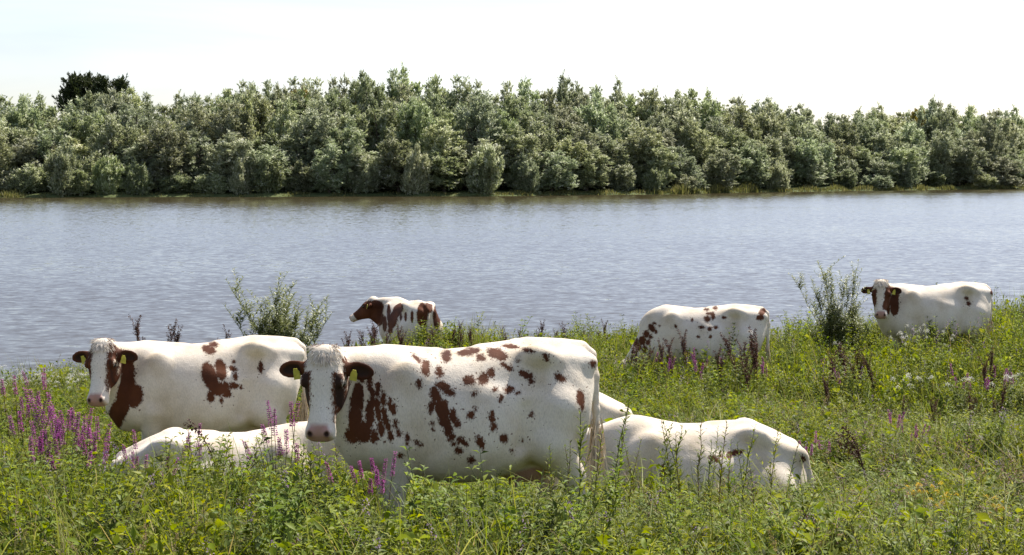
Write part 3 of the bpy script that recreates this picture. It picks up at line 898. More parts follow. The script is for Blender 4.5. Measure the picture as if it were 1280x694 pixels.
def tree_meshes(name, H, W, seed, n_lobes, leaves_per, leaf, crown_from, top_pow, material, spire=0.0):
    """trunk and crown of one broad-leaved tree of height H and crown width W"""
    r = np.random.default_rng(seed)
    tk, cr = Mesher(), Mesher()
    lean = r.normal(0, 0.05, 2)
    # several stems from low down, as willows grow
    stems = []
    for k in range(4):
        a = r.uniform(0, 2 * np.pi); sp = W * 0.22 * (0.3 + k * 0.25)
        pts = []
        for t in np.linspace(0, 1, 7):
            h = H * (0.90 - 0.10 * k) * t
            pts.append((math.cos(a) * sp * t ** 1.2 + lean[0] * h + r.normal(0, 0.05 * t * W / 6), math.sin(a) * sp * t ** 1.2 + lean[1] * h + r.normal(0, 0.05 * t * W / 6), h - (0.3 if t == 0 else 0)))
        stems.append(np.array(pts))
        tk.tube(pts, np.linspace(0.022 * H * (1 - 0.15 * k), 0.003 * H, 7), 6)
    lobes = []
    # the crown is several upright plumes of unequal height, one over each stem and a few between
    plumes = []
    for k in range(7):
        a = k * 2.399 + r.uniform(-0.4, 0.4); rr = W * 0.33 * math.sqrt((k + 0.3) / 7) * r.uniform(0.8, 1.2)
        plumes.append((math.cos(a) * rr, math.sin(a) * rr, (1.0 - 0.55 * (rr / (W * 0.40)) ** 2 * (1.0 / top_pow * 2.2)) * r.uniform(0.86, 1.0) if k and top_pow < 6 else r.uniform(0.94, 1.0), W * r.uniform(0.15, 0.24)))
    for i in range(n_lobes):
        px_, py_, ph_, pw_ = plumes[i % 7]
        u = (i // 7 + r.uniform(0, 1)) / (n_lobes / 7)
        t = (crown_from + (1 - crown_from) * u) * ph_
        a = r.uniform(0, 6.28)
        rr = pw_ * (1 - u ** 1.7) ** 0.8 * r.uniform(0.3, 1.0)
        c = np.array([px_ * (0.8 + 0.4 * u) + math.cos(a) * rr + lean[0] * H * t, py_ * (0.8 + 0.4 * u) + math.sin(a) * rr + lean[1] * H * t, H * t * 0.94])
        R = W * r.uniform(0.06, 0.105) * (1 - 0.35 * u)
        sz = R * np.array([1, 1, r.uniform(1.2, 2.0 + spire)])
        lobes.append((c, sz))
        st = stems[i % 4]
        j = np.argmin(np.abs(st[:, 2] - c[2] * 0.7))
        m = (st[j] + c) / 2 + np.array([0, 0, -0.1 * R])
        tk.tube([st[j], m, c], [0.010 * H * (1 - 0.6 * u), 0.006 * H * (1 - 0.6 * u), 0.002 * H], 5)
    for c, sz in lobes:
        # leafy sprays: each a short shoot whose leaves share a direction and a shade
        K = 10
        m = max(6, int(leaves_per * (sz[0] * sz[2] / (W * 0.13) ** 2) / K))
        d = nrm(r.normal(0, 1, (m, 3)) + np.array([0, 0, 0.25]))
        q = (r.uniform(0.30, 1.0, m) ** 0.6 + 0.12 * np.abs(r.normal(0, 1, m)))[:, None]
        bump = 1 + 0.36 * np.sin(d @ r.normal(0, 4, 3) + 1)[:, None] * np.cos(d @ r.normal(0, 5, 3))[:, None]
        P0 = c + d * sz * q * bump
        D0 = nrm(d * 0.5 + np.array([0, 0, 1.0]) + r.normal(0, 0.4, (m, 3)))
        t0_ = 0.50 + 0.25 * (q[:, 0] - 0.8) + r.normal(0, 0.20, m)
        rep = lambda a: np.repeat(a, K, axis=0)
        n = m * K
        P = rep(P0) + rep(D0) * (r.uniform(0, 2.2, n) * leaf)[:, None] + r.normal(0, 0.22 * leaf, (n, 3))
        D = nrm(rep(D0) + r.normal(0, 0.5, (n, 3)))
        N = nrm(rep(d) * 0.6 + r.normal(0, 0.7, (n, 3)) + np.array([0, 0, 0.5]))
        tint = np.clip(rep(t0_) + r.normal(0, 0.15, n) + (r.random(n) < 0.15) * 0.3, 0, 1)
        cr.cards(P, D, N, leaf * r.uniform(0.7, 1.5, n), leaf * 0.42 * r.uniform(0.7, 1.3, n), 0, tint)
        # long shoots breaking the outline
        ns = max(6, int(8 + 5 * spire))
        for _ in range(ns):
            dd = nrm(r.normal(0, 0.6, 3) + np.array([0, 0, 1.0])); L = sz[2] * r.uniform(1.0, 1.55)
            k = int(16 * L / max(leaf * 2, 0.2)) + 4
            tt = r.uniform(0.5, 1, k)[:, None]
            P = c + dd * L * tt + r.normal(0, leaf * 0.30, (k, 3)) * (1.3 - tt)
            cr.cards(P, nrm(dd + r.normal(0, 0.5, (k, 3))), r.normal(0, 1, (k, 3)) + d[0] * 0.2, leaf * r.uniform(0.6, 1.1, k), leaf * 0.34, 0, np.clip(r.normal(0.5, 0.2, k), 0, 1))
    return tk.mesh(name + '_trunk', M_BARK, True), cr.mesh(name + '_crown', material)

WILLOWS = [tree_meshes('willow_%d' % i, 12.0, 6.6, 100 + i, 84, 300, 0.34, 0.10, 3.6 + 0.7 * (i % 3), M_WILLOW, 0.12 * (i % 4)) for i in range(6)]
BUSHES = [tree_meshes('willow_bush_%d' % i, 4.6, 5.6, 200 + i, 56, 290, 0.30, 0.04, 2.8, M_WILLOW, 0.2) for i in range(4)]
YELLOWS = [tree_meshes('yellow_tree_%d' % i, 12.0, 5.6, 300 + i, 63, 300, 0.36, 0.15, 2.6, M_YELLOWING, 0.1) for i in range(1)]
SPIRE = tree_meshes('spire_willow', 12.0, 4.6, 401, 56, 260, 0.34, 0.10, 1.5, M_WILLOW, 0.7)
ROUND = tree_meshes('round_tree', 12.0, 9.5, 505, 126, 420, 0.36, 0.50, 6.0, M_DARKLEAF, 0.0)

def plant_tree(name, meshes, loc, h, base_h, w, rot, label, category, group=None):
    e = bpy.data.objects.new(name, None); COL.objects.link(e)
    e.location = loc; e.rotation_euler = (0, 0, rot); e.scale = (w, w, h / base_h); e.empty_display_size = 0.5
    e['label'] = label; e['category'] = category
    if group:
        e['group'] = group
    obj('trunk', meshes[0], e); obj('crown', meshes[1], e)
    return e

TOPLINE = np.array([(-140, 128), (0, 122), (60, 121), (110, 120), (150, 110), (200, 120), (260, 113), (310, 101), (350, 96), (430, 97), (510, 89), (560, 95), (600, 100), (660, 97), (750, 105), (820, 108),
                    (880, 114), (940, 122), (1000, 131), (1018, 147), (1060, 139), (1100, 134), (1170, 128), (1230, 136), (1280, 141), (1420, 150)], float)
def tree_at(px, off):
    """ground point on the far bank seen at column px, off metres behind its water line"""
    u = (px - PW / 2) / F
    y = 250.0
    for _ in range(30):
        y = 0.5 * y + 0.5 * float(far_shore(u * y) + off)
    return np.array([u * y, y, float(np.interp(off, FAR_O, FAR_H)) - 0.05])
rt = random.Random(11)
ROWS = [(4.0, 0.30, 46, 0.16), (8.0, 0.48, 44, 0.12), (13.5, 0.64, 42, 0.09), (20.0, 0.78, 42, 0.08), (28.0, 0.89, 40, 0.05), (37.0, 0.955, 34, 0.04)]
ROW_LABEL = ['low willow in the far wood\'s front rank', 'short willow behind the far waterside bushes', 'mid-height willow deep in the far wood', 'tall willow below the far wood\'s skyline', 'tall willow just under the far skyline', 'hindmost willow crown on the far skyline']
ROW_GROUP = ['front rank of willows', 'second rank of willows', 'third rank of willows', 'fourth rank of willows', 'fifth rank of willows', 'skyline willows']
STRETCH = [(60, 'at the left edge'), (180, 'above the left cow\'s head'), (330, 'above the left cow\'s rump'), (440, 'above the nearest cow\'s head'), (560, 'above the cow at the water\'s edge'), (700, 'above the nearest cow\'s back'),
           (800, 'between the nearest and the grazing cow'), (970, 'above the grazing cow'), (1075, 'above the right willow shrub'), (1180, 'above the far right cow\'s head'), (9999, 'at the right edge')]
def stretch(px):
    return next(t for lim, t in STRETCH if px < lim)
for ri, (off, frac, step, jit) in enumerate(ROWS):
    px = -70.0 + rt.uniform(0, step)
    while px < PW + 75:
        o = off + rt.uniform(-2.2, 2.2)
        p = tree_at(px, o)
        toppx = np.interp(px, TOPLINE[:, 0], TOPLINE[:, 1])
        Hmax = (3.8 + (HZ - toppx) * p[1] / F - p[2]) * 1.035
        h = Hmax * (frac + rt.gauss(0, jit))
        if ri == 5:
            h = Hmax * min(1.03, max(0.88, rt.gauss(0.975, 0.022)))
        h = max(2.8, h)
        scale_px = p[1] / 240.0
        if h < 6.2:
            plant_tree('willow_bush', rt.choice(BUSHES), p, h, 4.6, rt.uniform(0.9, 1.3), rt.uniform(0, 6.28), ROW_LABEL[ri] + ', ' + stretch(px), 'bush' if ri == 0 else 'tree', ROW_GROUP[ri])
        else:
            plant_tree('willow_tree', rt.choice(WILLOWS), p, h, 12.0, rt.uniform(1.1, 1.55), rt.uniform(0, 6.28), ROW_LABEL[ri] + ', ' + stretch(px), 'tree', ROW_GROUP[ri])
        px += step * rt.uniform(0.72, 1.25) * 240.0 / p[1] ** 1.0
# trees one can pick out
def special(name, meshes, px, off, top, w, label, cat='tree', base_h=12.0, rot=0.5):
    p = tree_at(px, off)
    h = (3.8 + (HZ - top) * p[1] / F - p[2]) * 1.03
    return plant_tree(name, meshes, p, h, base_h, w, rot, label, cat)
special('round_tree', ROUND, 108, 62, 101, 1.6, 'dark round-crowned tree rising behind the wood at the far left')
special('spire_willow', SPIRE, 313, 16, 100, 1.0, 'tall pointed willow standing out near the left of the far wood')
special('spire_willow', SPIRE, 350, 30, 92, 0.85, 'slender pale willow with thin top beside the yellowing trees', rot=2.1)
special('yellowing_tree', YELLOWS[0], 378, 33, 101, 0.95, 'yellowing tree at the skyline left of the far wood\'s middle')
special('yellowing_tree', YELLOWS[0], 446, 27, 118, 0.55, 'small golden tree amid the green willows left of the middle', rot=1.9)
special('yellowing_tree', YELLOWS[0], 1145, 36, 131, 1.35, 'broad olive-yellow tree on the skyline at the right', rot=3.3)
for i, (px, top, w, lb) in enumerate([(78, 190, 1.15, 'silvery bush at the far water\'s edge nearest the left edge'), (135, 198, 0.85, 'left of a pair of rounded silvery bushes on the far shore'), (173, 203, 0.75, 'right of a pair of rounded silvery bushes on the far shore'),
                                      (455, 196, 1.1, 'broad pale bush with purple flowers at its foot on far shore'), (520, 190, 1.0, 'pale bush right of the purple-footed bush on far shore'), (605, 186, 1.2, 'big rounded grey bush at the middle of far shore'), (818, 210, 0.7, 'small silvery bush overhanging the far shore right of middle')]):
    special('willow_bush', BUSHES[i % 4], px, 2.2, top, w, lb, 'bush', 4.6, rot=i * 1.3)
# reeds and rough grass along the far water line
def bank_reeds():
    r = np.random.default_rng(5)
    ms = Mesher()
    for px0, px1, h, n in ((-40, 30, 0.9, 900), (30, 400, 0.45, 900), (620, 860, 0.7, 2200), (820, 945, 1.7, 2600), (940, 1330, 1.0, 5200), (400, 640, 0.5, 900)):
        u = r.uniform(px0, px1, n); off = r.uniform(-0.6, 3.0, n)
        P = np.array([tree_at(a, b) for a, b in zip(u[:n // 6], off[:n // 6])])
        P = P[r.integers(0, len(P), n)] + r.normal(0, 0.35, (n, 3)) * [1, 1, 0]
        hh = h * r.uniform(0.5, 1.2, n) * (0.75 + 0.4 * np.sin(P[:, 0] * 0.9))
        ms.blades(P, r.normal(0, 0.12, (n, 3)) + [0, 0, 1], hh, 0.16, r.normal(0, 0.25, (n, 3)) * [1, 1, 0], 0, np.clip(r.normal(0.5, 0.22, n), 0, 1), 2)
    return ms.mesh('bank_reeds', M_REED)
M_REED = leaf_material('reed_leaf', [(0.0, (0.07, 0.085, 0.025)), (0.5, (0.145, 0.155, 0.055)), (1.0, (0.23, 0.21, 0.095))], 0.4, 0.55, 0.2)
obj('bank_reeds', bank_reeds(), kind='stuff', label='fringe of yellow-green reeds along the far shore', category='reeds')
# ------------------------------------------------------------------ meadow plants
Z3 = np.array([0, 0, 1.0])
M_GRASS = leaf_material('grass_blade', [(0.0, (0.050, 0.080, 0.010)), (0.5, (0.155, 0.205, 0.028)), (0.85, (0.265, 0.29, 0.064)), (1.0, (0.32, 0.28, 0.12))], 0.42, 0.5, 0.12, 0.7)
M_HERB = leaf_material('herb_leaf', [(0.0, (0.036, 0.056, 0.008)), (0.5, (0.138, 0.186, 0.027)), (1.0, (0.28, 0.31, 0.064))], 0.40, 0.5, 0.12, 0.9)
M_LIME = leaf_material('fresh_leaf', [(0.0, (0.08, 0.115, 0.010)), (0.5, (0.20, 0.255, 0.028)), (1.0, (0.33, 0.36, 0.07))], 0.45, 0.5, 0.12, 0.6)
M_STALK = leaf_material('green_stalk', [(0.0, (0.06, 0.08, 0.025)), (1.0, (0.13, 0.14, 0.05))], 0.1, 0.5, 0.3)
M_RUST = leaf_material('rusty_stalk', [(0.0, (0.045, 0.021, 0.015)), (0.5, (0.110, 0.050, 0.034)), (1.0, (0.21, 0.11, 0.07))], 0.12, 0.6, 0.2, 0.4)
M_STRAW = leaf_material('straw', [(0.0, (0.22, 0.17, 0.08)), (1.0, (0.46, 0.38, 0.22))], 0.3, 0.6, 0.2, 0.4)
M_PURPLE = leaf_material('loosestrife_petal', [(0.0, (0.10, 0.020, 0.075)), (0.5, (0.38, 0.085, 0.29)), (1.0, (0.62, 0.27, 0.51))], 0.35, 0.55, 0.2, 0.4)
M_WHITEF = leaf_material('white_petal', [(0.0, (0.45, 0.44, 0.36)), (1.0, (0.80, 0.80, 0.74))], 0.3, 0.6, 0.2)
M_YELLOWF = leaf_material('yellow_petal', [(0.0, (0.50, 0.32, 0.01)), (1.0, (0.75, 0.55, 0.03))], 0.3, 0.6, 0.2)
M_PINKF = leaf_material('mint_flower', [(0.0, (0.25, 0.16, 0.26)), (1.0, (0.48, 0.36, 0.48))], 0.3, 0.6, 0.2)
M_SWILLOW = leaf_material('young_willow_leaf', [(0.0, (0.08, 0.10, 0.032)), (0.5, (0.17, 0.20, 0.075)), (1.0, (0.31, 0.33, 0.18))], 0.36, 0.42, 0.4)
MATS = [M_HERB, M_STALK, M_GRASS, M_LIME, M_RUST, M_STRAW, M_PURPLE, M_WHITEF, M_YELLOWF, M_PINKF]
HERB, STALK, GRASS, LIME, RUST, STRAW, PURPLE, WHITEF, YELLOWF, PINKF = range(10)

def curve_pts(r, h, lean=0.15, wob=0.03, k=6, base=(0, 0, 0), head=None):
    a = r.uniform(0, 6.28) if head is None else head
    l = r.uniform(0.3, 1) * lean * h
    t = np.linspace(0, 1, k)
    p = np.stack([np.cos(a) * l * t ** 1.6, np.sin(a) * l * t ** 1.6, h * t * (1 - 0.12 * lean * t)], -1)
    p[1:] += r.normal(0, wob * h / k, (k - 1, 3)) * [1, 1, 0.2]
    return p + np.asarray(base)

def along(pts, t):
    s = np.linspace(0, 1, len(pts))
    return np.stack([np.interp(t, s, pts[:, i]) for i in range(3)], -1)

def stem_leaves(ms, r, pts, t0, t1, n, L, W, mi, up=0.6, tint=(0.5, 0.2), taper=0.5, pairs=True, droop=0.2):
    t = np.linspace(t0, t1, n)
    if pairs:
        t = np.repeat(t[::2], 2)[:n]
    n = len(t)
    i = np.arange(n)
    a = (i // 2) * 1.571 + (i % 2) * np.pi + r.uniform(0, 6) + r.normal(0, 0.25, n) if pairs else i * 2.4 + r.uniform(0, 6)
    D = np.stack([np.cos(a), np.sin(a), up * r.uniform(0.5, 1.4, n)], -1)
    N = np.stack([-np.cos(a) * up, -np.sin(a) * up, np.ones(n)], -1) + r.normal(0, 0.25, (n, 3))
    k = (1 - taper * (t - t0) / max(t1 - t0, 1e-6)) * r.uniform(0.75, 1.2, n)
    ms.leaves(along(pts, t), D, N, L * k, W * k, mi, np.clip(r.normal(*tint, n), 0, 1), 0.22, droop)

def grass_tuft(seed, h=0.5, n=26, spread=0.09, mi=GRASS, w=0.011, dry=0.12):
    r = np.random.default_rng(seed); ms = Mesher()
    P = np.concatenate([r.normal(0, spread, (n, 2)), np.zeros((n, 1))], 1)
    D = nrm(np.concatenate([P[:, :2] * 1.6 + r.normal(0, 0.16, (n, 2)), np.ones((n, 1))], 1))
    bend = np.concatenate([D[:, :2] * 1.2 + r.normal(0, 0.30, (n, 2)), np.zeros((n, 1))], 1)
    t = np.clip(r.normal(0.5, 0.2, n), 0, 0.9); t[r.random(n) < dry] = 1.0
    ms.blades(P, D, h * r.uniform(0.5, 1.15, n), w * r.uniform(0.6, 1.3, n), bend, mi, t, 4)
    return ms.mesh('grass_tuft', MATS)

def mint_herb(seed, h=0.5, stems=4, mi=HERB, L=0.092, W=0.034, flower=None):
    r = np.random.default_rng(seed); ms = Mesher()
    for s in range(stems):
        b = np.append(r.normal(0, 0.06, 2), 0)
        hh = h * r.uniform(0.7, 1.1)
        pts = curve_pts(r, hh, 0.5, 0.08, 6, b)
        ms.tube(pts, np.linspace(0.0035, 0.0015, 6), 3, STALK, 0.5)
        stem_leaves(ms, r, pts, 0.10, 0.98, int(hh / 0.021), L, W, mi, 0.55, (0.5, 0.18), 0.45)
        for b_ in range(3):
            t = r.uniform(0.35, 0.8); q = along(pts, np.array([t]))[0]
            bp = curve_pts(r, hh * 0.32, 0.9, 0.05, 4, q)
            ms.tube(bp, 0.0013, 3, STALK, 0.5)
            stem_leaves(ms, r, bp, 0.15, 1.0, 8, L * 0.75, W * 0.75, mi, 0.5, (0.55, 0.18), 0.4)
        if flower is not None:
            n = 12
            c = pts[-1]
            d = nrm(r.normal(0, 1, (n, 3)))
            ms.leaves(c + d * [0.012, 0.012, 0.016], d, r.normal(0, 1, (n, 3)), 0.010, 0.007, flower, np.clip(r.normal(0.5, 0.3, n), 0, 1))
    return ms.mesh('mint_herb', MATS)

def bushy_herb(seed, h=0.3, R=0.2, n=230, mi=HERB, L=0.052, W=0.025):
    """low cushion of small leaves on thin branching stems"""
    r = np.random.default_rng(seed); ms = Mesher()
    for s in range(9):
        a = r.uniform(0, 6.28); rr = R * r.uniform(0.2, 0.9)
        e = np.array([math.cos(a) * rr, math.sin(a) * rr, h * r.uniform(0.65, 1.1)])
        pts = np.array([[0, 0, 0], e * [0.35, 0.35, 0.5] + r.normal(0, 0.015, 3), e])
        ms.tube(pts, [0.003, 0.002, 0.001], 3, STALK, 0.4)
        k = n // 9
        t = r.uniform(0.25, 1.0, k)
        P = along(pts, t) + r.normal(0, 0.028, (k, 3))
        D = r.normal(0, 1, (k, 3)) * [1, 1, 0.4] + [0, 0, 0.35]
        N = r.normal(0, 0.4, (k, 3)) + Z3
        s_ = r.uniform(0.6, 1.3, k)
        ms.leaves(P, D, N, L * s_, W * s_, mi, np.clip(r.normal(0.5, 0.2, k), 0, 1), 0.2, 0.15)
    return ms.mesh('bushy_herb', MATS)

def broad_herb(seed, n=9, L=0.22, W=0.065, mi=LIME):
    r = np.random.default_rng(seed); ms = Mesher()
    for i in range(n):
        a = i * 2.4 + r.normal(0, 0.3); l = L * r.uniform(0.6, 1.15); k = 6
        t = np.linspace(0, 1, k)
        el = r.uniform(0.5, 1.25)
        c = np.stack([np.cos(a) * l * t * math.cos(el) * (1 + 0.4 * t), np.sin(a) * l * t * math.cos(el) * (1 + 0.4 * t), l * (t * math.sin(el) - 0.45 * t ** 2.2)], -1)
        w = W * np.sin(np.pi * np.clip(t, 0.06, 0.985)) ** 0.8 * 0.5
        s = np.array([-math.sin(a), math.cos(a), 0])
        V = np.concatenate([c - s * w[:, None] + Z3 * w[:, None] * 0.3, c, c + s * w[:, None] + Z3 * w[:, None] * 0.3])
        T = []
        for j in range(k - 1):
            for o in (0, k):
                a0, a1, b0, b1 = o + j, o + j + 1, o + k + j, o + k + j + 1
                T += [(a0, a1, b1), (a0, b1, b0)]
        ms.add(V, T, mi, float(np.clip(r.normal(0.5, 0.2), 0, 1)))
    return ms.mesh('broad_herb', MATS)

def seed_grass(seed, h=0.7, n=4):
    r = np.random.default_rng(seed); ms = Mesher()
    for i in range(n):
        pts = curve_pts(r, h * r.uniform(0.7, 1.1), 0.55, 0.04, 7, np.append(r.normal(0, 0.04, 2), 0))
        ms.tube(pts, np.linspace(0.0018, 0.0009, 7), 3, STRAW, r.uniform(0.1, 0.7))
        k = 40; t = r.uniform(0.80, 1.0, k)
        P = along(pts, t) + r.normal(0, 0.006, (k, 3))
        ms.leaves(P, nrm(pts[-1] - pts[-2]) + r.normal(0, 0.35, (k, 3)), r.normal(0, 1, (k, 3)), 0.014, 0.004, STRAW, np.clip(r.normal(0.5, 0.3, k), 0, 1))
    return ms.mesh('seed_grass', MATS)

def dead_stems(seed, h=0.45, n=5):
    r = np.random.default_rng(seed); ms = Mesher()
    for i in range(n):
        pts = curve_pts(r, h * r.uniform(0.5, 1.1), 1.0, 0.12, 6, np.append(r.normal(0, 0.06, 2), 0))
        ms.tube(pts, np.linspace(0.003, 0.001, 6), 3, RUST if r.random() < 0.5 else STRAW, r.uniform(0.2, 0.9))
        k = 10
        ms.leaves(along(pts, r.uniform(0.3, 1, k)), r.normal(0, 1, (k, 3)) - Z3 * 0.4, r.normal(0, 1, (k, 3)), 0.03, 0.009, RUST if r.random() < 0.7 else STRAW, np.clip(r.normal(0.5, 0.3, k), 0, 1))
    return ms.mesh('dead_stems', MATS)

def umbel_parts(seed, h=0.5, heads=4, R=0.035, mi=WHITEF, pet=0.013):
    r = np.random.default_rng(seed); ms = Mesher(); out = []
    pts = curve_pts(r, h * 0.8, 0.25, 0.04, 6)
    ms.tube(pts, np.linspace(0.004, 0.002, 6), 4, STALK, 0.6)
    stem_leaves(ms, r, pts, 0.05, 0.9, 16, 0.07, 0.024, HERB, 0.5)
    for i in range(heads):
        q = along(pts, np.array([r.uniform(0.7, 1.0)]))[0]
        hp_ = curve_pts(r, h * 0.25, 0.9, 0.03, 3, q)
        ms.tube(hp_, 0.0012, 3, STALK, 0.6)
        n = 42; hd = Mesher()
        d = r.normal(0, 1, (n, 2)) * 0.7
        P = hp_[-1] + np.concatenate([d * R, 0.010 * (1 - (d ** 2).sum(1, keepdims=True)) + r.normal(0, 0.005, (n, 1))], 1)
        hd.leaves(P, r.normal(0, 1, (n, 3)) * [1, 1, 0.4], Z3 + r.normal(0, 0.5, (n, 3)), pet, pet * 0.75, mi, np.clip(r.normal(0.6, 0.25, n), 0, 1))
        out.append(('flower_head', hd.mesh('flower_head', MATS)))
    return [('stem', ms.mesh('stem', MATS))] + out

def scatter(name, label, sources, P, rot, scl, pick):
    """one object: sources instanced on points"""
    coll = bpy.data.collections.new(name + '_kinds')
    for i, me in enumerate(sources):
        o = bpy.data.objects.new('%s_kind_%02d' % (name, i), me); coll.objects.link(o)
    me = bpy.data.meshes.new(name)
    me.vertices.add(len(P)); me.vertices.foreach_set('co', np.asarray(P, np.float32).ravel())
    a = me.attributes.new('rot', 'FLOAT_VECTOR', 'POINT'); a.data.foreach_set('vector', np.asarray(rot, np.float32).ravel())
    a = me.attributes.new('scl', 'FLOAT_VECTOR', 'POINT'); a.data.foreach_set('vector', np.asarray(scl, np.float32).ravel())
    a = me.attributes.new('pick', 'INT', 'POINT'); a.data.foreach_set('value', np.asarray(pick, np.int32))
    o = obj(name, me, kind='stuff', label=label, category=name.split('_')[-1])
    ng = bpy.data.node_groups.new(name + '_nodes', 'GeometryNodeTree')
    ng.interface.new_socket('Geometry', in_out='INPUT', socket_type='NodeSocketGeometry')
    ng.interface.new_socket('Geometry', in_out='OUTPUT', socket_type='NodeSocketGeometry')
    gi = ng.nodes.new('NodeGroupInput'); go = ng.nodes.new('NodeGroupOutput')
    m2p = ng.nodes.new('GeometryNodeMeshToPoints')
    ci = ng.nodes.new('GeometryNodeCollectionInfo'); ci.inputs['Collection'].default_value = coll
    ci.inputs['Separate Children'].default_value = True; ci.inputs['Reset Children'].default_value = True
    iop = ng.nodes.new('GeometryNodeInstanceOnPoints'); iop.inputs['Pick Instance'].default_value = True
    def na(nm, t):
        n = ng.nodes.new('GeometryNodeInputNamedAttribute'); n.data_type = t; n.inputs['Name'].default_value = nm
        return [s for s in n.outputs if s.enabled][0]
    L = ng.links.new
    L(gi.outputs[0], m2p.inputs[0]); L(m2p.outputs[0], iop.inputs['Points']); L(ci.outputs[0], iop.inputs['Instance'])
    L(na('pick', 'INT'), iop.inputs['Instance Index'])
    e2r = ng.nodes.new('FunctionNodeEulerToRotation'); L(na('rot', 'FLOAT_VECTOR'), e2r.inputs[0]); L(e2r.outputs[0], iop.inputs['Rotation'])
    L(na('scl', 'FLOAT_VECTOR'), iop.inputs['Scale']); L(iop.outputs[0], go.inputs[0])
    md = o.modifiers.new('scatter', 'NODES'); md.node_group = ng
    return o

# where the herd stands, so that the sward is trodden or pressed down there: x, y, half length, half width, heading, lowest kept height factor
PRESSED = []
def press(x, y):
    k = np.ones(np.shape(x))
    for cx, cy, hl, hw, a, low in PRESSED:
        u = (x - cx) * math.cos(a) + (y - cy) * math.sin(a); v = -(x - cx) * math.sin(a) + (y - cy) * math.cos(a)
        d = np.maximum(np.abs(u) / hl, np.abs(v) / hw)
        k = np.minimum(k, np.clip((d - 0.85) / 0.3, 0, 1) * (1 - low) + low)
    return k

def vnoise(x, y, s, seed):
    """smooth value noise in 0..1"""
    r = np.random.default_rng(seed); G = r.random((64, 64))
    u, v = np.asarray(x) / s + 100, np.asarray(y) / s + 100
    i, j = np.floor(u).astype(int), np.floor(v).astype(int)
    fu, fv = u - i, v - j; fu = fu * fu * (3 - 2 * fu); fv = fv * fv * (3 - 2 * fv)
    g = lambda a, b: G[a % 64, b % 64]
    return (g(i, j) * (1 - fu) + g(i + 1, j) * fu) * (1 - fv) + (g(i, j + 1) * (1 - fu) + g(i + 1, j + 1) * fu) * fv

def meadow_points(density, seed, y0=5.8, y1=33.0, falloff=0.0, mask=None, ):
    """random ground points over the field in view and a margin beside it"""
    r = np.random.default_rng(seed)
    out = []
    for ya in np.arange(y0, y1, 0.5):
        w = 0.345 * ya + 3.4
        n = r.poisson(density * (y0 + 4) ** falloff / max(ya, y0 + 4) ** falloff * 0.5 * 2 * w)
        out.append(np.stack([r.uniform(-w, w, n), r.uniform(ya, ya + 0.5, n)], -1))
    p = np.concatenate(out)
    p = p[p[:, 1] < shore_y(p[:, 0]) + 0.35]
    if mask is not None:
        p = p[r.random(len(p)) < mask(p[:, 0], p[:, 1])]
    return p, r

def sow(name, label, sources, density, seed, smin_, smax_, falloff=0.3, mask=None, hfun=None, lean=0.12, **kw):
    p, r = meadow_points(density, seed, falloff=falloff, mask=mask, **kw)
    n = len(p)
    k = press(p[:, 0], p[:, 1])
    keep = k > 0.02
    p, k = p[keep], k[keep]; n = len(p)
    P = np.concatenate([p, ground_z(p[:, 0], p[:, 1])[:, None] - 0.01], 1)
    s = r.uniform(smin_, smax_, n)
    h = s * k * (hfun(p[:, 0], p[:, 1]) if hfun is not None else 1)
    scl = np.stack([s * (0.6 + 0.4 * k), s * (0.6 + 0.4 * k), h], -1)
    rot = np.stack([r.normal(0, lean, n), r.normal(0, lean, n), r.uniform(0, 6.28, n)], -1)
    return scatter(name, label, sources, P, rot, scl, np.clip(((0.55 * vnoise(p[:, 0], p[:, 1], 1.7, seed + 50) + 0.25 + 0.5 * (r.random(n) - 0.5)) * len(sources)).astype(int), 0, len(sources) - 1))

# ------------------------------------------------------------------ single plants one can pick out
def loosestrife_parts(seed, h=1.1, spikes=3):
    """meshes: stems, leaves, flower spikes"""
    r = np.random.default_rng(seed)
    st, lv = Mesher(), Mesher(); fl = []
    for i in range(spikes):
        hh = h * r.uniform(0.75, 1.08)
        pts = curve_pts(r, hh, 0.16, 0.03, 7, np.append(r.normal(0, 0.07, 2), 0))
        st.tube(pts, np.linspace(0.0045, 0.0018, 7), 4, RUST if i % 2 else STALK, 0.5)
        stem_leaves(lv, r, pts, 0.15, 0.82, 36, 0.075, 0.015, HERB, 0.6, (0.45, 0.2), 0.5)
        ms = Mesher()
        f0 = r.uniform(0.80, 0.87)
        n = 170
        t = r.uniform(f0, 1.0, n)
        a = r.uniform(0, 6.28, n); R = 0.013 * (1.15 - 0.75 * (t - f0) / (1 - f0)) * r.uniform(0.4, 1.1, n)
        # gaps between whorls
        t = np.round(t * 70 + r.normal(0, 0.22, n)) / 70
        P = along(pts, np.clip(t, 0, 1)) + np.stack([np.cos(a) * R, np.sin(a) * R, 0 * a], -1)
        D = np.stack([np.cos(a), np.sin(a), r.uniform(-0.3, 0.7, n)], -1)
        ms.leaves(P, D, r.normal(0, 1, (n, 3)), 0.014, 0.008, PURPLE, np.clip(r.normal(0.5, 0.25, n), 0, 1))
        k = 30
        t = r.uniform(f0, 1.0, k)
        ms.leaves(along(pts, t), r.normal(0, 1, (k, 3)), Z3 + r.normal(0, 1, (k, 3)), 0.016, 0.005, RUST, 0.4)
        fl.append(ms.mesh('flower_spike', MATS))
    return st.mesh('stem', MATS, True), lv.mesh('leaf_cluster', MATS), fl

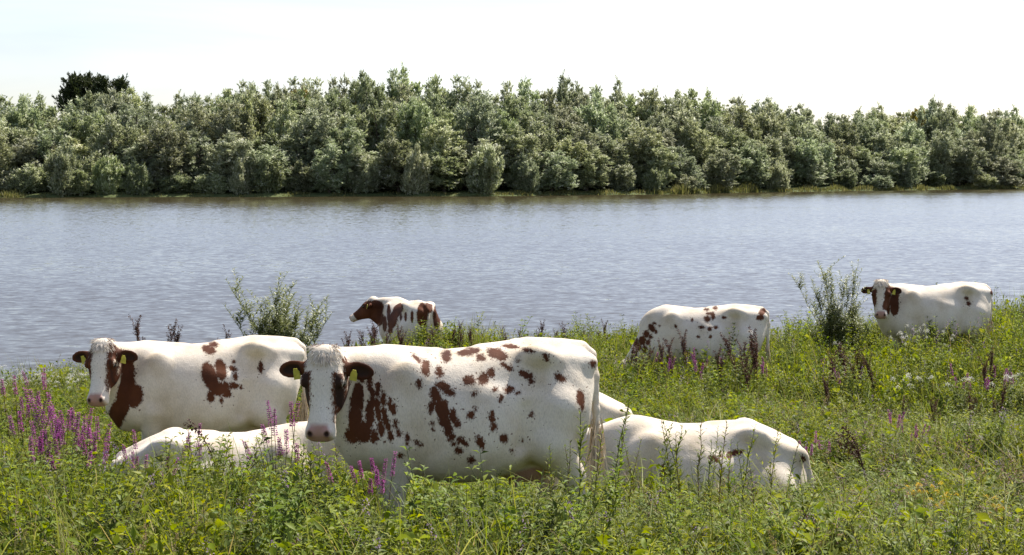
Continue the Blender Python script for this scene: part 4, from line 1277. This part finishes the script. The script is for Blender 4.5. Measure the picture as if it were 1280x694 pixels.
def dock_parts(seed, h=0.85, branches=9):
    r = np.random.default_rng(seed); st, sd_ = Mesher(), Mesher()
    pts = curve_pts(r, h, 0.22, 0.03, 8)
    st.tube(pts, np.linspace(0.006, 0.002, 8), 5, RUST, 0.3)
    stem_leaves(st, r, pts, 0.05, 0.5, 6, 0.12, 0.03, RUST, 0.2, (0.7, 0.2), 0.3, False, 0.5)
    brs = [(pts, 0.55, 1.0, 130)]
    for i in range(branches):
        t = r.uniform(0.4, 0.9); q = along(pts, np.array([t]))[0]
        bp = curve_pts(r, h * r.uniform(0.16, 0.34), 0.45, 0.05, 5, q)
        st.tube(bp, np.linspace(0.003, 0.001, 5), 3, RUST, 0.3)
        brs.append((bp, 0.15, 1.0, 70))
    for b, t0, t1, k in brs:
        t = r.uniform(t0, t1, k); t = np.round(t * 14 + r.normal(0, 0.22, k)) / 14
        P = along(b, np.clip(t, 0, 1)) + r.normal(0, 0.008, (k, 3))
        sd_.leaves(P, r.normal(0, 1, (k, 3)) - Z3 * 0.5, r.normal(0, 1, (k, 3)), 0.015, 0.010, RUST, np.clip(r.normal(0.4, 0.3, k), 0, 1))
    return st.mesh('stem', MATS, True), sd_.mesh('seed_head', MATS)

def tall_stalk_parts(seed, h=0.9, L=0.095, W=0.024, branchy=3, mi=HERB):
    r = np.random.default_rng(seed); st, lv = Mesher(), Mesher()
    pts = curve_pts(r, h, 0.18, 0.03, 8)
    st.tube(pts, np.linspace(0.005, 0.0018, 8), 4, RUST if seed % 2 else STALK, 0.6)
    stem_leaves(lv, r, pts, 0.12, 1.0, int(h / 0.017), L, W, mi, 0.75, (0.45, 0.22), 0.6, False, 0.1)
    for i in range(branchy):
        t = r.uniform(0.45, 0.8); q = along(pts, np.array([t]))[0]
        bp = curve_pts(r, h * r.uniform(0.2, 0.35), 0.5, 0.03, 5, q)
        st.tube(bp, np.linspace(0.0025, 0.001, 5), 3, STALK, 0.6)
        stem_leaves(lv, r, bp, 0.1, 1.0, 16, L * 0.7, W * 0.8, mi, 1.0, (0.5, 0.22), 0.5, False, 0.1)
    return st.mesh('stem', MATS, True), lv.mesh('leaf_cluster', MATS)

def shrub_parts(seed, h=1.5, R=0.7, stems=26, wand=1.0):
    """young willow: many thin wands with narrow leaves"""
    r = np.random.default_rng(seed); st, lv = Mesher(), Mesher()
    for i in range(stems):
        a = r.uniform(0, 6.28); hh = h * (r.uniform(0.45, 0.85) if i > stems * 0.25 else r.uniform(0.85, 1.1) * wand)
        pts = curve_pts(r, hh, R / h * 1.1, 0.05, 9, np.append(r.normal(0, R * 0.16, 2), 0), a)
        st.tube(pts, np.linspace(0.007, 0.0015, 9), 4, STALK, 0.6)
        stem_leaves(lv, r, pts, 0.2, 1.0, int(hh / 0.012), 0.085, 0.018, 0, 0.8, (0.5, 0.24), 0.45, False, 0.12)
        for b in range(13):
            t = r.uniform(0.12, 0.92); q = along(pts, np.array([t]))[0]
            bp = curve_pts(r, hh * r.uniform(0.12, 0.28), 0.8, 0.05, 5, q)
            st.tube(bp, np.linspace(0.003, 0.001, 5), 3, STALK, 0.6)
            stem_leaves(lv, r, bp, 0.05, 1.0, 26, 0.08, 0.022, 0, 0.7, (0.52, 0.24), 0.4, False, 0.12)
    return st.mesh('stem', MATS, True), lv.mesh('leaf_cluster', [M_SWILLOW])

def ground_at(px, py_base_y):
    x = (px - PW / 2) / F * py_base_y
    return np.array([x, py_base_y, float(ground_z(x, py_base_y)) - 0.01])

def on_field(px, py, lift=0.0):
    """field point whose top at height lift shows at pixel (px, py)"""
    d = ray(px, py)
    for y in np.arange(7.0, 34.0, 0.02):
        p = CAM + d * (y / d[1])
        if p[2] <= ground_z(p[0], p[1]) + lift:
            return np.array([p[0], p[1], float(ground_z(p[0], p[1])) - 0.01])
    return np.array([p[0], p[1], float(ground_z(p[0], p[1]))])

def plant(name, parts, loc, scale, rot, label, category, group=None, tilt=(0, 0)):
    e = bpy.data.objects.new(name, None); COL.objects.link(e)
    e.location = loc; e.rotation_euler = (tilt[0], tilt[1], rot); e.scale = (scale,) * 3 if np.isscalar(scale) else scale
    e.empty_display_size = 0.1
    e['label'] = label; e['category'] = category
    if group:
        e['group'] = group
    for nm, me in parts:
        o = obj(nm, me, e)
        if nm in ('leaf_cluster', 'seed_head', 'flower_head', 'flower_spike'):
            o['kind'] = 'stuff'
    return e
# ------------------------------------------------------------------ the herd
def looking(poll, yaw_deg, pitch=70, roll=0.0):
    """head pose: yaw of the face direction (cow frame, +x ahead, +y left), pitch of the face line below level"""
    a, p = rad(yaw_deg), rad(pitch)
    fw = np.array([math.cos(a), math.sin(a), 0]); up = np.array([0, 0, 1.0])
    al = fw * math.cos(p) - up * math.sin(p); fr = fw * math.sin(p) + up * math.cos(p)
    if roll:
        l = np.cross(fr, al); c, s = math.cos(rad(roll)), math.sin(rad(roll))
        al = al * c + l * s
    return dict(poll=poll, along=al, front=fr)

def face_sides(t0, t1, w, wr=None, cheek=0.0, dk=0.0):
    """brown sides of the face leaving a white blaze of half width w (wr on the cow's right)"""
    def fn(sk, V, h, patch, dark):
        t, l, f = h[:, 0], h[:, 1], h[:, 2]
        lim = np.where(l > 0, w, w if wr is None else wr)
        d = np.minimum(np.minimum(np.abs(l) - lim - 0.12 * np.maximum(0, t - 0.28), t - t0), t1 - t)
        d = np.minimum(d, 0.13 - np.abs(l))
        d = np.where((f > -0.16 + cheek) & (f < 0.12), d, -0.5)
        if dk:
            dark = np.maximum(dark, np.minimum(d - dk, 0.30 - t))
        return np.maximum(patch, d), dark
    return fn

def place(px_x, dist, dz=0.0):
    x = (px_x - PW / 2) / F * dist
    return np.array([x, dist, float(ground_z(x, dist)) + dz])

# spots are noted as photograph pixels: x, y, radius x, radius y, turn in degrees
P_FRONT = [  # neck: solid by the jaw, breaking into streaks
    (445, 512, 9, 36, 6), (454, 540, 12, 14), (440, 545, 9, 10), (462, 480, 3.5, 10), (466, 496, 4, 13, -5), (462, 518, 6, 18), (472, 488, 4, 11, 5), (472, 511, 4.5, 15, -8), (479, 499, 4, 10), (481, 521, 4, 13, -12), (488, 505, 3.5, 8),
    (484, 531, 4.5, 8, -20), (476, 536, 5, 10, -10), (468, 546, 6, 9), (492, 511, 4, 8), (494, 530, 3.5, 6, -20), (498, 541, 3.5, 7, -20), (488, 546, 4, 7), (452, 470, 5, 10),
    (509, 549, 3.5, 7), (520, 553, 3.5, 3.5), (501, 570, 3.5, 2.8), (526, 556, 3, 3), (410, 556, 5, 6),
    # back
    (521, 448, 8, 3, 50), (532, 460, 6, 11), (549, 465, 5, 8), (554, 483, 10, 6, 25), (558, 445, 7, 8), (586, 440, 15, 5, -8), (601, 447, 6, 5), (622, 443, 14, 7, 20), (638, 433, 12, 2.5, 6), (661, 438, 8, 3, 15), (683, 447, 3, 6, -25),
    (586, 476, 8, 7), (604, 474, 8, 8, 20), (614, 466, 5, 7), (593, 492, 3.5, 4), (656, 468, 8, 5, 25), (664, 473, 4, 8), (648, 450, 3, 3), (634, 459, 9, 4, 35), (619, 488, 4, 3), (636, 487, 7, 5, -20), (626, 498, 3, 5), (648, 491, 3, 3),
    (700, 472, 8, 5, 35), (725, 497, 5, 10), (728, 510, 3, 6), (665, 518, 3, 4),
    # flank
    (545, 495, 7, 12, -20), (552, 510, 9, 13, -15), (556, 524, 8, 12), (560, 537, 6, 9, -10), (564, 547, 5, 6), (568, 555, 4, 3), (539, 510, 4, 9, 10), (540, 530, 3, 4), (541, 537, 2.5, 3), (562, 490, 8, 5, 20), (524, 480, 4, 7),
    (588, 519, 5, 6, 40), (593, 512, 3, 3), (615, 521, 4, 8), (617, 534, 4, 6), (578, 552, 8, 4, 35), (573, 563, 6, 4, 40), (589, 575, 5, 5, 40), (600, 553, 5, 9, -20), (630, 549, 5, 6, -30), (653, 550, 2, 3), (640, 564, 2.5, 2.5), (566, 520, 5, 10), (572, 530, 4, 5),
    (727, 500, 4, 9), (742, 455, 4, 5)]
P_LEFT = [(160, 470, 9, 26), (154, 500, 10, 26, 8), (146, 520, 10, 22, 12), (152, 500, 6, 34, 8), (160, 475, 6, 14), (168, 495, 11, 15, 10), (142, 520, 7, 18, 15), (138, 535, 4, 6),
          (261, 437, 9, 6, 20), (267, 431, 6, 4), (262, 470, 10, 18, -18), (276, 462, 7, 14, -10), (272, 486, 11, 9, 10), (284, 492, 6, 6), (263, 496, 5, 8), (291, 461, 6, 3, 20), (292, 452, 3, 3), (294, 471, 3, 5), (292, 482, 6, 5), (301, 484, 2, 3), (277, 501, 2.5, 4), (326, 459, 3, 8), (282, 484, 4, 7)]
P_WATER = [(462, 392, 18, 16), (447, 396, 8, 10), (470, 384, 10, 9), (473, 398, 7, 10), (455, 385, 8, 6), (481, 405, 3, 10), (497, 388, 6, 10, 25), (491, 400, 6, 12, 15), (486, 392, 2.5, 12), (501, 396, 1.5, 5), (507, 396, 1.8, 6), (515, 396, 2, 8), (528, 394, 7, 16), (536, 384, 5, 8), (546, 396, 5, 16), (530, 425, 8, 12), (488, 413, 3, 5), (472, 410, 2, 6)]
P_GRAZE = [(815, 410, 4, 6, -40), (808, 418, 4, 5), (803, 426, 5, 6), (810, 428, 3, 4), (818, 404, 3, 2), (798, 434, 4, 5), (813, 421, 3, 3), (806, 437, 4, 5), (820, 415, 2, 3), (824, 408, 1.5, 2), (795, 428, 4, 6), (887, 392, 5, 2), (884, 399, 4, 4), (891, 395, 3, 5), (894, 385, 3, 2.5), (883, 387, 4, 2), (865, 400, 1.5, 3), (877, 409, 4, 2.5), (887, 411, 3, 3), (895, 409, 3, 2.5), (905, 397, 3, 2), (873, 421, 2, 2), (888, 421, 2, 2.5), (845, 408, 1.5, 3, -30), (950, 397, 5, 4), (953, 390, 4, 6, 30)]
P_RIGHT = [(1110, 372, 5, 12), (1108, 384, 5, 10), (1108, 388, 4, 9), (1118, 381, 6, 14), (1119, 370, 5, 8), (1112, 361, 6, 3, 25), (1108, 394, 4, 4), (1208, 373, 3, 2.5, 20), (1211, 380, 3, 2.5, 20), (1240, 365, 2, 4)]
P_LIE_R = [(830, 590, 5, 10), (892, 574, 7, 5, 15), (900, 570, 4, 3), (920, 566, 10, 4, -8), (912, 569, 4, 5), (872, 527, 4, 2), (1004, 574, 3, 5, -30)]

COWS = {}
def herd():
    # nearest cow: broadside, head swung round to the camera
    p = looking((1.0, 0.28, 1.42), 68, 68)
    p.update(pull=(0.10, -0.06, 0.02), belly=1.06, bend=0.10, tail_y=0.10, legs=(0.0, 0.06, 0.05, -0.04), ear_up=(0.03, -0.03))
    COWS['front'] = build_cow(p, place(581, 10.3), rad(180 + 16), 'big white cow nearest the camera, brown-flecked all over, looking out with dark-patched eyes', P_FRONT, 0.0165, 0.0085, tuft='cream', seed=3, extra=face_sides(0.11, 0.41, 0.066, dk=0.012))
    p = looking((0.93, 0.30, 1.44), 66, 64, 2)
    p.update(pull=(0.10, -0.05, 0.0), belly=1.03, bend=0.10, tail_y=0.06, legs=(0.05, -0.04, 0.0, 0.05), ear_up=(0.02, 0.0))
    COWS['left'] = build_cow(p, place(255, 14.2), rad(180 + 16), 'white cow at the left with brown ears and one big brown splash on its flank', P_LEFT, 0.02, 0.0105, tuft='brown', seed=5, extra=face_sides(0.0, 0.39, 0.062, dk=0.03))
    p = looking((1.06, 0.0, 0.98), 10, 40)
    p.update(lie=True, pull=(0.05, 0, 0.0))
    COWS['lie_left'] = build_cow(p, place(279, 11.9), rad(4), 'plain white cow lying in the herbs in front of the left standing cow', [], 0.024, 0.016, tags=True, seed=7)
    p = looking((1.05, -0.05, 0.70), 0, 50)
    p.update(lie=True, pull=(0.05, 0, 0.0))
    COWS['lie_right'] = build_cow(p, place(874, 12.8), rad(180), 'white cow lying behind the nearest cow\'s rump, dark mark at its tail', P_LIE_R, 0.022, 0.016, seed=9)
    p = looking((1.05, 0.0, 0.95), 20, 40)
    p.update(lie=True)
    COWS['lie_back'] = build_cow(p, place(674, 14.8), rad(176), 'white cow of which only the hindquarters show above the lying cow\'s back', [], 0.026, 0.018, seed=11)
    p = looking((1.02, 0.30, 1.36), 58, 38)
    p.update(pull=(0.05, -0.05, 0.05), bend=0.12, tail_y=0.02, legs=(0.0, 0.04, 0.03, -0.03))
    COWS['water'] = build_cow(p, place(511, 26.2), rad(90 + 24), 'brown-headed white cow standing at the water\'s edge seen from behind', P_WATER, 0.026, 0.017, tags=True, tuft=None, seed=13)
    p = looking((1.12, 0.0, 0.56), 0, 60)
    p.update(pull=(0.06, 0, 0.10), tail_y=0.04, legs=(0.08, -0.06, 0.0, 0.06))
    COWS['graze'] = build_cow(p, place(880, 21.8), rad(180 - 5), 'grazing white cow with head down in the herbs and small dark flecks', P_GRAZE, 0.024, 0.017, tags=False, tuft='cream', seed=15)
    p = looking((1.0, 0.36, 1.47), 68, 62)
    p.update(pull=(0.10, -0.05, 0.0), bend=0.10, tail_y=0.06, legs=(0.04, -0.05, 0.04, -0.02))
    COWS['right'] = build_cow(p, place(1169, 23.6), rad(180 + 8), 'white cow at the far right by the willow shrub with brown-patched neck', P_RIGHT, 0.024, 0.015, tuft='cream', seed=17, extra=face_sides(0.09, 0.32, 0.062))
    for k, (root, sk) in COWS.items():
        x, y, _ = root.location
        PRESSED.append((x, y, 1.0, 0.40 if sk['lie'] else 0.36, root.rotation_euler.z, 0.0 if sk['lie'] else 0.45))
herd()
PRESSED.append((float(place(515, 9.6)[0]), 9.3, 0.34, 0.85, 0.0, 0.32))       # trodden low before the nearest cow's forelegs
# ------------------------------------------------------------------ the sward
def tall(seed):
    r = np.random.default_rng(seed); ms = Mesher()
    for k in range(2):
        pts = curve_pts(r, 0.8 * r.uniform(0.7, 1.1), 0.2, 0.03, 7, np.append(r.normal(0, 0.05, 2), 0))
        ms.tube(pts, np.linspace(0.0045, 0.0016, 7), 3, RUST if k else STALK, 0.6)
        stem_leaves(ms, r, pts, 0.1, 1.0, 44, 0.115, 0.026, HERB if seed % 3 == 0 else LIME, 0.75, (0.5, 0.22), 0.6, False, 0.12)
    return ms.mesh('leafy_stalk', MATS)
hgt = lambda x, y: (0.60 + 0.90 * vnoise(x, y, 1.1, 3)) * (1 + 0.40 * np.clip((y - 16) / 5, 0, 1) * np.clip((x + 4) / 5, 0.0, 1) + 0.35 * np.clip((y - 18) / 3, 0, 1) * np.clip((x - 4.5) / 1.5, 0, 1))
sow('meadow_grass', 'tangled green grass between the herbs of the meadow', [grass_tuft(10 + i, 0.62, 26, 0.07 + 0.01 * i) for i in range(5)], 26, 21, 0.6, 1.15, 0.25, None, hgt)
sow('meadow_herbs', 'dense leafy green herbs covering the meadow', [mint_herb(30 + i, 0.52 + 0.03 * i, 3 + i % 2) for i in range(4)] + [mint_herb(40, 0.48, 4, HERB, 0.07, 0.028, PINKF)] + [mint_herb(41, 0.42, 4, LIME, 0.095, 0.028), mint_herb(43, 0.5, 3, LIME, 0.09, 0.026)] + [mint_herb(42, 0.55, 4, RUST, 0.06, 0.02, PINKF)], 19, 22, 0.6, 1.15, 0.25,
    lambda x, y: 0.35 + 0.65 * vnoise(x, y, 2.0, 5), hgt)
sow('meadow_undergrowth', 'low small-leaved undergrowth of the meadow', [bushy_herb(50 + i, 0.34, 0.21, 235, HERB if i % 2 else LIME) for i in range(5)], 22, 23, 0.7, 1.35, 0.35, None, hgt)
sow('meadow_rosettes', 'broad fresh green leaves low in the meadow', [broad_herb(60 + i) for i in range(3)], 6.0, 24, 0.7, 1.2, 0.2, lambda x, y: vnoise(x, y, 1.1, 9) ** 2)
sow('seeding_grasses', 'pale seeding grass stalks scattered over the meadow', [seed_grass(70 + i) for i in range(4)], 1.6, 25, 0.7, 1.05, 0.0, lambda x, y: vnoise(x, y, 2.5, 11))
sow('withered_stems', 'withered brown stems scattered over the meadow', [dead_stems(80 + i) for i in range(4)], 8.0, 26, 0.7, 1.25, -0.2, lambda x, y: (0.25 + 0.75 * vnoise(x, y, 2.0, 13)) * np.clip((y - 6) / 8, 0.35, 1))
sow('leafy_stalks', 'upright leafy stalks standing above the sward', [tall(90 + i) for i in range(6)], 6.0, 27, 0.55, 1.0, 0.1, lambda x, y: vnoise(x, y, 1.6, 17) ** 1.5, None, 0.10)
# ------------------------------------------------------------------ plants that can be picked out one by one
rs = random.Random(23)
LOOSE = []
for i in range(6):
    st_, lv_, fl_ = loosestrife_parts(500 + i, 1.1, 2 + i % 3)
    LOOSE.append([('stem', st_), ('leaf_cluster', lv_)] + [('flower_spike', f) for f in fl_])
DOCKS = [[('stem', a), ('seed_head', b)] for a, b in (dock_parts(520 + i) for i in range(5))]
STALKS = [[('stem', a), ('leaf_cluster', b)] for a, b in (tall_stalk_parts(540 + i, 0.9, branchy=i % 4) for i in range(6))]
def near(px, py_top, y, base_h):
    """stand on the field at distance y; scale so that the top shows at py_top"""
    p = ground_at(px, y)
    top = at_depth(px, py_top, y)[2]
    return p, max(0.25, (top - p[2]) / base_h)
# purple loosestrife: a big patch at the left, a few before the nearest cow, single ones over the right
def loose(px, py, y, label, group, i):
    p, s = near(px, py, y, 1.08)
    plant('purple_loosestrife', LOOSE[i % 6], p, s, rs.uniform(0, 6.28), label, 'flower', group, (rs.gauss(0, 0.06), rs.gauss(0, 0.06)))
for i, (px, py, y) in enumerate([(40, 508, 11.2), (62, 498, 11.6), (80, 500, 11.4), (92, 512, 11.0), (70, 520, 10.6), (55, 528, 10.4), (98, 530, 10.6), (20, 516, 11.2), (34, 530, 10.4), (84, 540, 10.0), (104, 516, 11.3), (48, 515, 11.0), (75, 508, 11.2), (88, 520, 10.5)]):
    loose(px, py, y, 'purple loosestrife in the dense flowering patch at the left', 'loosestrife patch at the left', i)
for i, (px, py, y) in enumerate([(6, 470, 14.2), (58, 466, 15.5), (30, 478, 14.0), (68, 484, 13.2)]):
    loose(px, py, y, 'purple loosestrife behind the dense patch, left of the left cow', 'loosestrife behind the left patch', i)
loose(108, 556, 9.6, 'leaning purple loosestrife at lower right of the left flowering patch', None, 1)
for i, (px, py, y) in enumerate([(162, 545, 10.6), (186, 543, 10.7), (196, 556, 10.4), (238, 536, 10.8)]):
    loose(px, py, y, 'thin purple loosestrife in front of the cow lying at the left', 'loosestrife before the left lying cow', i + 2)
for i, (px, py, y) in enumerate([(345, 517, 10.4), (362, 512, 10.5), (358, 528, 10.2)]):
    loose(px, py, y, 'purple loosestrife just left of the nearest cow\'s muzzle', 'loosestrife left of the muzzle', i + 1)
for i, (px, py, y) in enumerate([(447, 560, 9.0), (470, 558, 9.0), (476, 578, 8.9), (462, 572, 8.95)]):
    loose(px, py, y, 'bright purple loosestrife standing before the nearest cow\'s forelegs', 'loosestrife before the forelegs', i + 3)
for i, (px, py, y) in enumerate([(815, 438, 20.6), (830, 452, 19.6), (868, 440, 20.4), (894, 432, 20.2), (878, 446, 19.8), (960, 450, 19.5)]):
    loose(px, py, y, 'purple loosestrife in front of the grazing cow', 'loosestrife by the grazing cow', i)
for i, (px, py, y) in enumerate([(1026, 446, 20.5), (1058, 466, 18.8), (1206, 458, 19.0), (1224, 462, 18.8), (1255, 452, 19.4), (1262, 462, 18.6), (1240, 470, 18.2)]):
    loose(px, py, y, 'purple loosestrife below the cow at the far right', 'loosestrife at the upper right', i)
for i, (px, py, y) in enumerate([(1018, 540, 13.4), (1036, 536, 13.5), (1128, 508, 14.6), (1140, 530, 13.8), (1150, 526, 13.9), (1120, 520, 14.3)]):
    loose(px, py, y, 'sparse purple loosestrife in the open meadow beside the dark bent stalk', 'loosestrife in the open meadow', i + 2)
# rusty dock along the brink and in clumps
for i, (px, py, y) in enumerate([(455, 414, 23.6), (470, 408, 23.4), (440, 420, 22.6), (480, 418, 22.8), (520, 415, 23.2), (540, 410, 24.4), (560, 412, 24.8), (572, 405, 25.2), (583, 410, 25.4), (605, 412, 25.8), (630, 408, 26.2), (650, 412, 26.3), (672, 402, 26.6), (690, 414, 26.2), (720, 410, 26.5), (745, 416, 26.2), (765, 412, 26.6)]):
    p, s = near(px, py, y, 0.85)
    plant('dock_plant', DOCKS[i % 5], p, s, rs.uniform(0, 6.28), 'dark seeding dock on the brink behind the nearest cow\'s back', 'weed', 'docks along the brink', (rs.gauss(0, 0.1), rs.gauss(0, 0.1)))
for i, (px, py, y) in enumerate([(928, 428, 20.0), (936, 420, 20.2), (944, 418, 20.1), (950, 428, 19.9), (938, 438, 19.4), (845, 424, 20.2), (838, 430, 20.0), (862, 420, 20.4), (908, 438, 19.4), (788, 428, 20.6), (798, 432, 20.4), (776, 432, 20.6)]):
    p, s = near(px, py, y, 0.85)
    plant('dock_plant', DOCKS[i % 5], p, s, rs.uniform(0, 6.28), 'rusty brown seeding dock in front of the grazing cow', 'weed', 'docks by the grazing cow', (rs.gauss(0, 0.1), rs.gauss(0, 0.1)))
for i, (px, py, y) in enumerate([(1045, 440, 19.8), (1060, 446, 19.4), (1066, 436, 19.6), (1080, 440, 19.4), (1086, 452, 18.8), (1032, 448, 19.2), (1240, 440, 19.2), (1236, 452, 18.8), (1108, 446, 18.8)]):
    p, s = near(px, py, y, 0.85)
    plant('dock_plant', DOCKS[i % 5], p, s, rs.uniform(0, 6.28), 'rusty brown dock below the willow shrub and the far right cow', 'weed', 'docks at the upper right', (rs.gauss(0, 0.1), rs.gauss(0, 0.1)))
for i, (px, py, y) in enumerate([(178, 400, 23.4), (228, 404, 23.4), (276, 412, 23.0), (205, 410, 23.2)]):
    p, s = near(px, py, y, 0.85)
    plant('dock_plant', DOCKS[(i + 2) % 5], p, s * (0.6, 0.6, 1) if False else s, rs.uniform(0, 6.28), 'thin dark dock stalk against the water above the left cow', 'weed', 'docks above the left cow')
for i in range(13):
    px = 425 + i * 28 + rs.uniform(-6, 6); y = 22.6 + (px - 425) / 100 + rs.uniform(-0.9, 0.6)
    p, s = near(px, 420 - rs.uniform(-6, 16) - (px - 425) * 0.02, y, 0.85)
    plant('dock_plant', DOCKS[i % 5], p, min(max(s, 0.5), 1.25), rs.uniform(0, 6.28), 'dark seeding dock on the brink behind the nearest cow\'s back', 'weed', 'docks along the brink', (rs.gauss(0, 0.1), rs.gauss(0, 0.1)))
for i in range(9):
    px = rs.uniform(1000, 1275); y = rs.uniform(15.5, 20.0); g = ground_at(px, y)
    plant('dock_plant', DOCKS[i % 5], g, rs.uniform(0.65, 0.95), rs.uniform(0, 6.28), 'low brown dock scattered in the meadow at the right', 'weed', 'scattered docks at the right', (rs.gauss(0, 0.12), rs.gauss(0, 0.12)))
# tall green stalks
for i, (px, py, y) in enumerate([(700, 556, 9.35), (712, 546, 9.4), (724, 505, 9.4), (690, 572, 9.2), (735, 530, 9.45), (718, 560, 9.2)]):
    p, s = near(px, py, y, 0.9)
    plant('tall_willowherb', STALKS[i % 6], p, s, rs.uniform(0, 6.28), 'tall leafy stalk standing in front of the nearest cow\'s hind leg', 'weed', 'stalks before the hind leg', (rs.gauss(0, 0.05), rs.gauss(0, 0.05)))
for i, (px, py, y) in enumerate([(756, 492, 10.6), (768, 500, 10.7), (838, 520, 11.2), (850, 512, 11.0), (866, 516, 11.1), (878, 510, 11.0), (890, 530, 11.0), (902, 524, 11.2), (928, 530, 11.0), (965, 530, 11.3), (978, 545, 10.8), (800, 540, 11.2), (938, 548, 10.7), (858, 540, 10.6), (884, 548, 10.5), (910, 545, 10.8), (950, 556, 10.5), (782, 548, 10.6), (820, 552, 10.6)]):
    p, s = near(px, py, y, 0.9)
    plant('tall_willowherb', STALKS[i % 6], p, s, rs.uniform(0, 6.28), 'tall leafy stalk in front of the cow lying at the right', 'weed', 'stalks before the right lying cow', (rs.gauss(0, 0.05), rs.gauss(0, 0.05)))
for i, (px, py, y) in enumerate([(142, 560, 10.2), (208, 548, 10.5), (255, 556, 10.4), (282, 552, 10.5), (300, 562, 10.2), (318, 548, 10.4), (338, 545, 10.2), (380, 560, 9.6), (395, 575, 9.4), (365, 552, 9.8), (225, 560, 10.2), (178, 566, 10.0)]):
    p, s = near(px, py, y, 0.9)
    plant('tall_willowherb', STALKS[(i + 3) % 6], p, s, rs.uniform(0, 6.28), 'leafy stalk rising before the plain white cow lying at the left', 'weed', 'stalks before the left lying cow', (rs.gauss(0, 0.05), rs.gauss(0, 0.05)))
# two young willows on the brink
SH1 = shrub_parts(601, 1.45, 0.55, 36, 1.0); SH2 = shrub_parts(602, 1.5, 0.52, 46, 1.15)
p, s = near(362, 356, 20.5, 1.42)
plant('willow_shrub', [('stem', SH1[0]), ('leaf_cluster', SH1[1])], p, s, 3.5, 'feathery young willow on the brink behind the left cow\'s rump', 'shrub')
p, s = near(1052, 326, 22.8, 1.92)
plant('willow_shrub', [('stem', SH2[0]), ('leaf_cluster', SH2[1])], p, s, 4.9, 'feathery young willow on the brink left of the far right cow', 'shrub')
p, s = near(1262, 388, 25.0, 1.5)
plant('willow_shrub', [('stem', SH1[0]), ('leaf_cluster', SH1[1])], p, s * 0.9, 4.0, 'small willow sprig at the right edge behind the far right cow', 'shrub')
# dark bent stalk, arched seed stalk
def bent_stalk(seed, h, arc, bends, k=150):
    r = np.random.default_rng(seed); st = Mesher(); hd = []
    for j in range(bends):
        sd_ = Mesher()
        t = np.linspace(0, 1, 10)
        hh = h * (1 - 0.08 * j)
        pts = np.stack([-arc * t ** 2.2 * (1 + 0.2 * j) + 0.02 * j, 0.02 * j * t, hh * (t - 0.16 * t ** 5)], -1)
        st.tube(pts, np.linspace(0.006, 0.002, 10), 5, RUST, 0.15)
        u = r.uniform(0.55, 1, k); u = np.round(u * 22 + r.normal(0, 0.2, k)) / 22
        P = along(pts, np.clip(u, 0, 1)) + r.normal(0, 0.011, (k, 3))
        sd_.leaves(P, r.normal(0, 1, (k, 3)), r.normal(0, 1, (k, 3)), 0.020, 0.012, RUST, np.clip(r.normal(0.2, 0.2, k), 0, 1))
        hd.append(('seed_head', sd_.mesh('seed_head', MATS)))
    return [('stem', st.mesh('stem', MATS, True))] + hd
p, s = near(1090, 520, 12.6, 0.8)
plant('bent_stalk', bent_stalk(701, 0.84, 0.22, 3), p, s, 0.0, 'dark withered stalk bent to the left in the open meadow at right', 'weed')
p, s = near(280, 504, 10.9, 0.8)
plant('arched_stalk', bent_stalk(702, 0.84, 0.22, 1, 90), p, s, 0.3, 'thin arched black seed stalk before the left cow\'s flank', 'weed')
# yellow tansy at the right, white yarrow heads
TANSY = []
for i in range(3):
    TANSY.append(umbel_parts(800 + i, 0.45, 4, 0.018, YELLOWF, 0.009))
YARROW = [umbel_parts(820 + i, 0.6, 4, 0.020, WHITEF, 0.008) for i in range(4)]
for i, (px, py, y) in enumerate([(1152, 605, 10.6), (1162, 604, 10.7), (1174, 608, 10.6), (1180, 616, 10.3), (1160, 622, 10.2), (1194, 622, 10.3), (1244, 622, 10.3), (1266, 626, 10.2), (1256, 636, 10.0), (1222, 640, 9.9)]):
    p, s = near(px, py, y, 0.42)
    plant('tansy_plant', TANSY[i % 3], p, s, rs.uniform(0, 6.28), 'yellow tansy flowering low in the grass at the lower right', 'flower', 'yellow tansy at the lower right')
for i, (px, py, y) in enumerate([(1146, 408, 22.6), (1158, 406, 22.6), (1168, 410, 22.4), (1128, 416, 22.2), (1192, 416, 22.0), (1045, 428, 21.4), (1140, 418, 21.8)]):
    p, s = near(px, py, y, 0.58)
    plant('white_yarrow', YARROW[i % 4], p, (s * 0.7, s * 0.7, s), rs.uniform(0, 6.28), 'white flower heads in front of the far right cow', 'flower', 'white flowers by the far right cow')
for i, (px, py, y) in enumerate([(1140, 458, 18.4), (1153, 456, 18.4), (1270, 462, 18.0), (1276, 452, 18.6), (66, 650, 8.9), (345, 632, 9.0), (1216, 464, 18.2)]):
    p, s = near(px, py, y, 0.58)
    plant('white_yarrow', YARROW[(i + 1) % 4], p, s * 0.9, rs.uniform(0, 6.28), 'single white flower head low in the meadow away from the cows', 'flower', 'scattered white flowers')
for i in range(34):
    px = rs.uniform(-20, 110); y = rs.uniform(19.0, 24.0)
    p, s = near(px, 470 - (y - 19) * 2.6 + rs.uniform(-4, 6), y, 0.58)
    plant('white_yarrow', YARROW[i % 4], p, min(max(s, 0.5), 1.1), rs.uniform(0, 6.28), 'small white flowers massed along the brink at the left edge', 'flower', 'white flowers on the left brink')
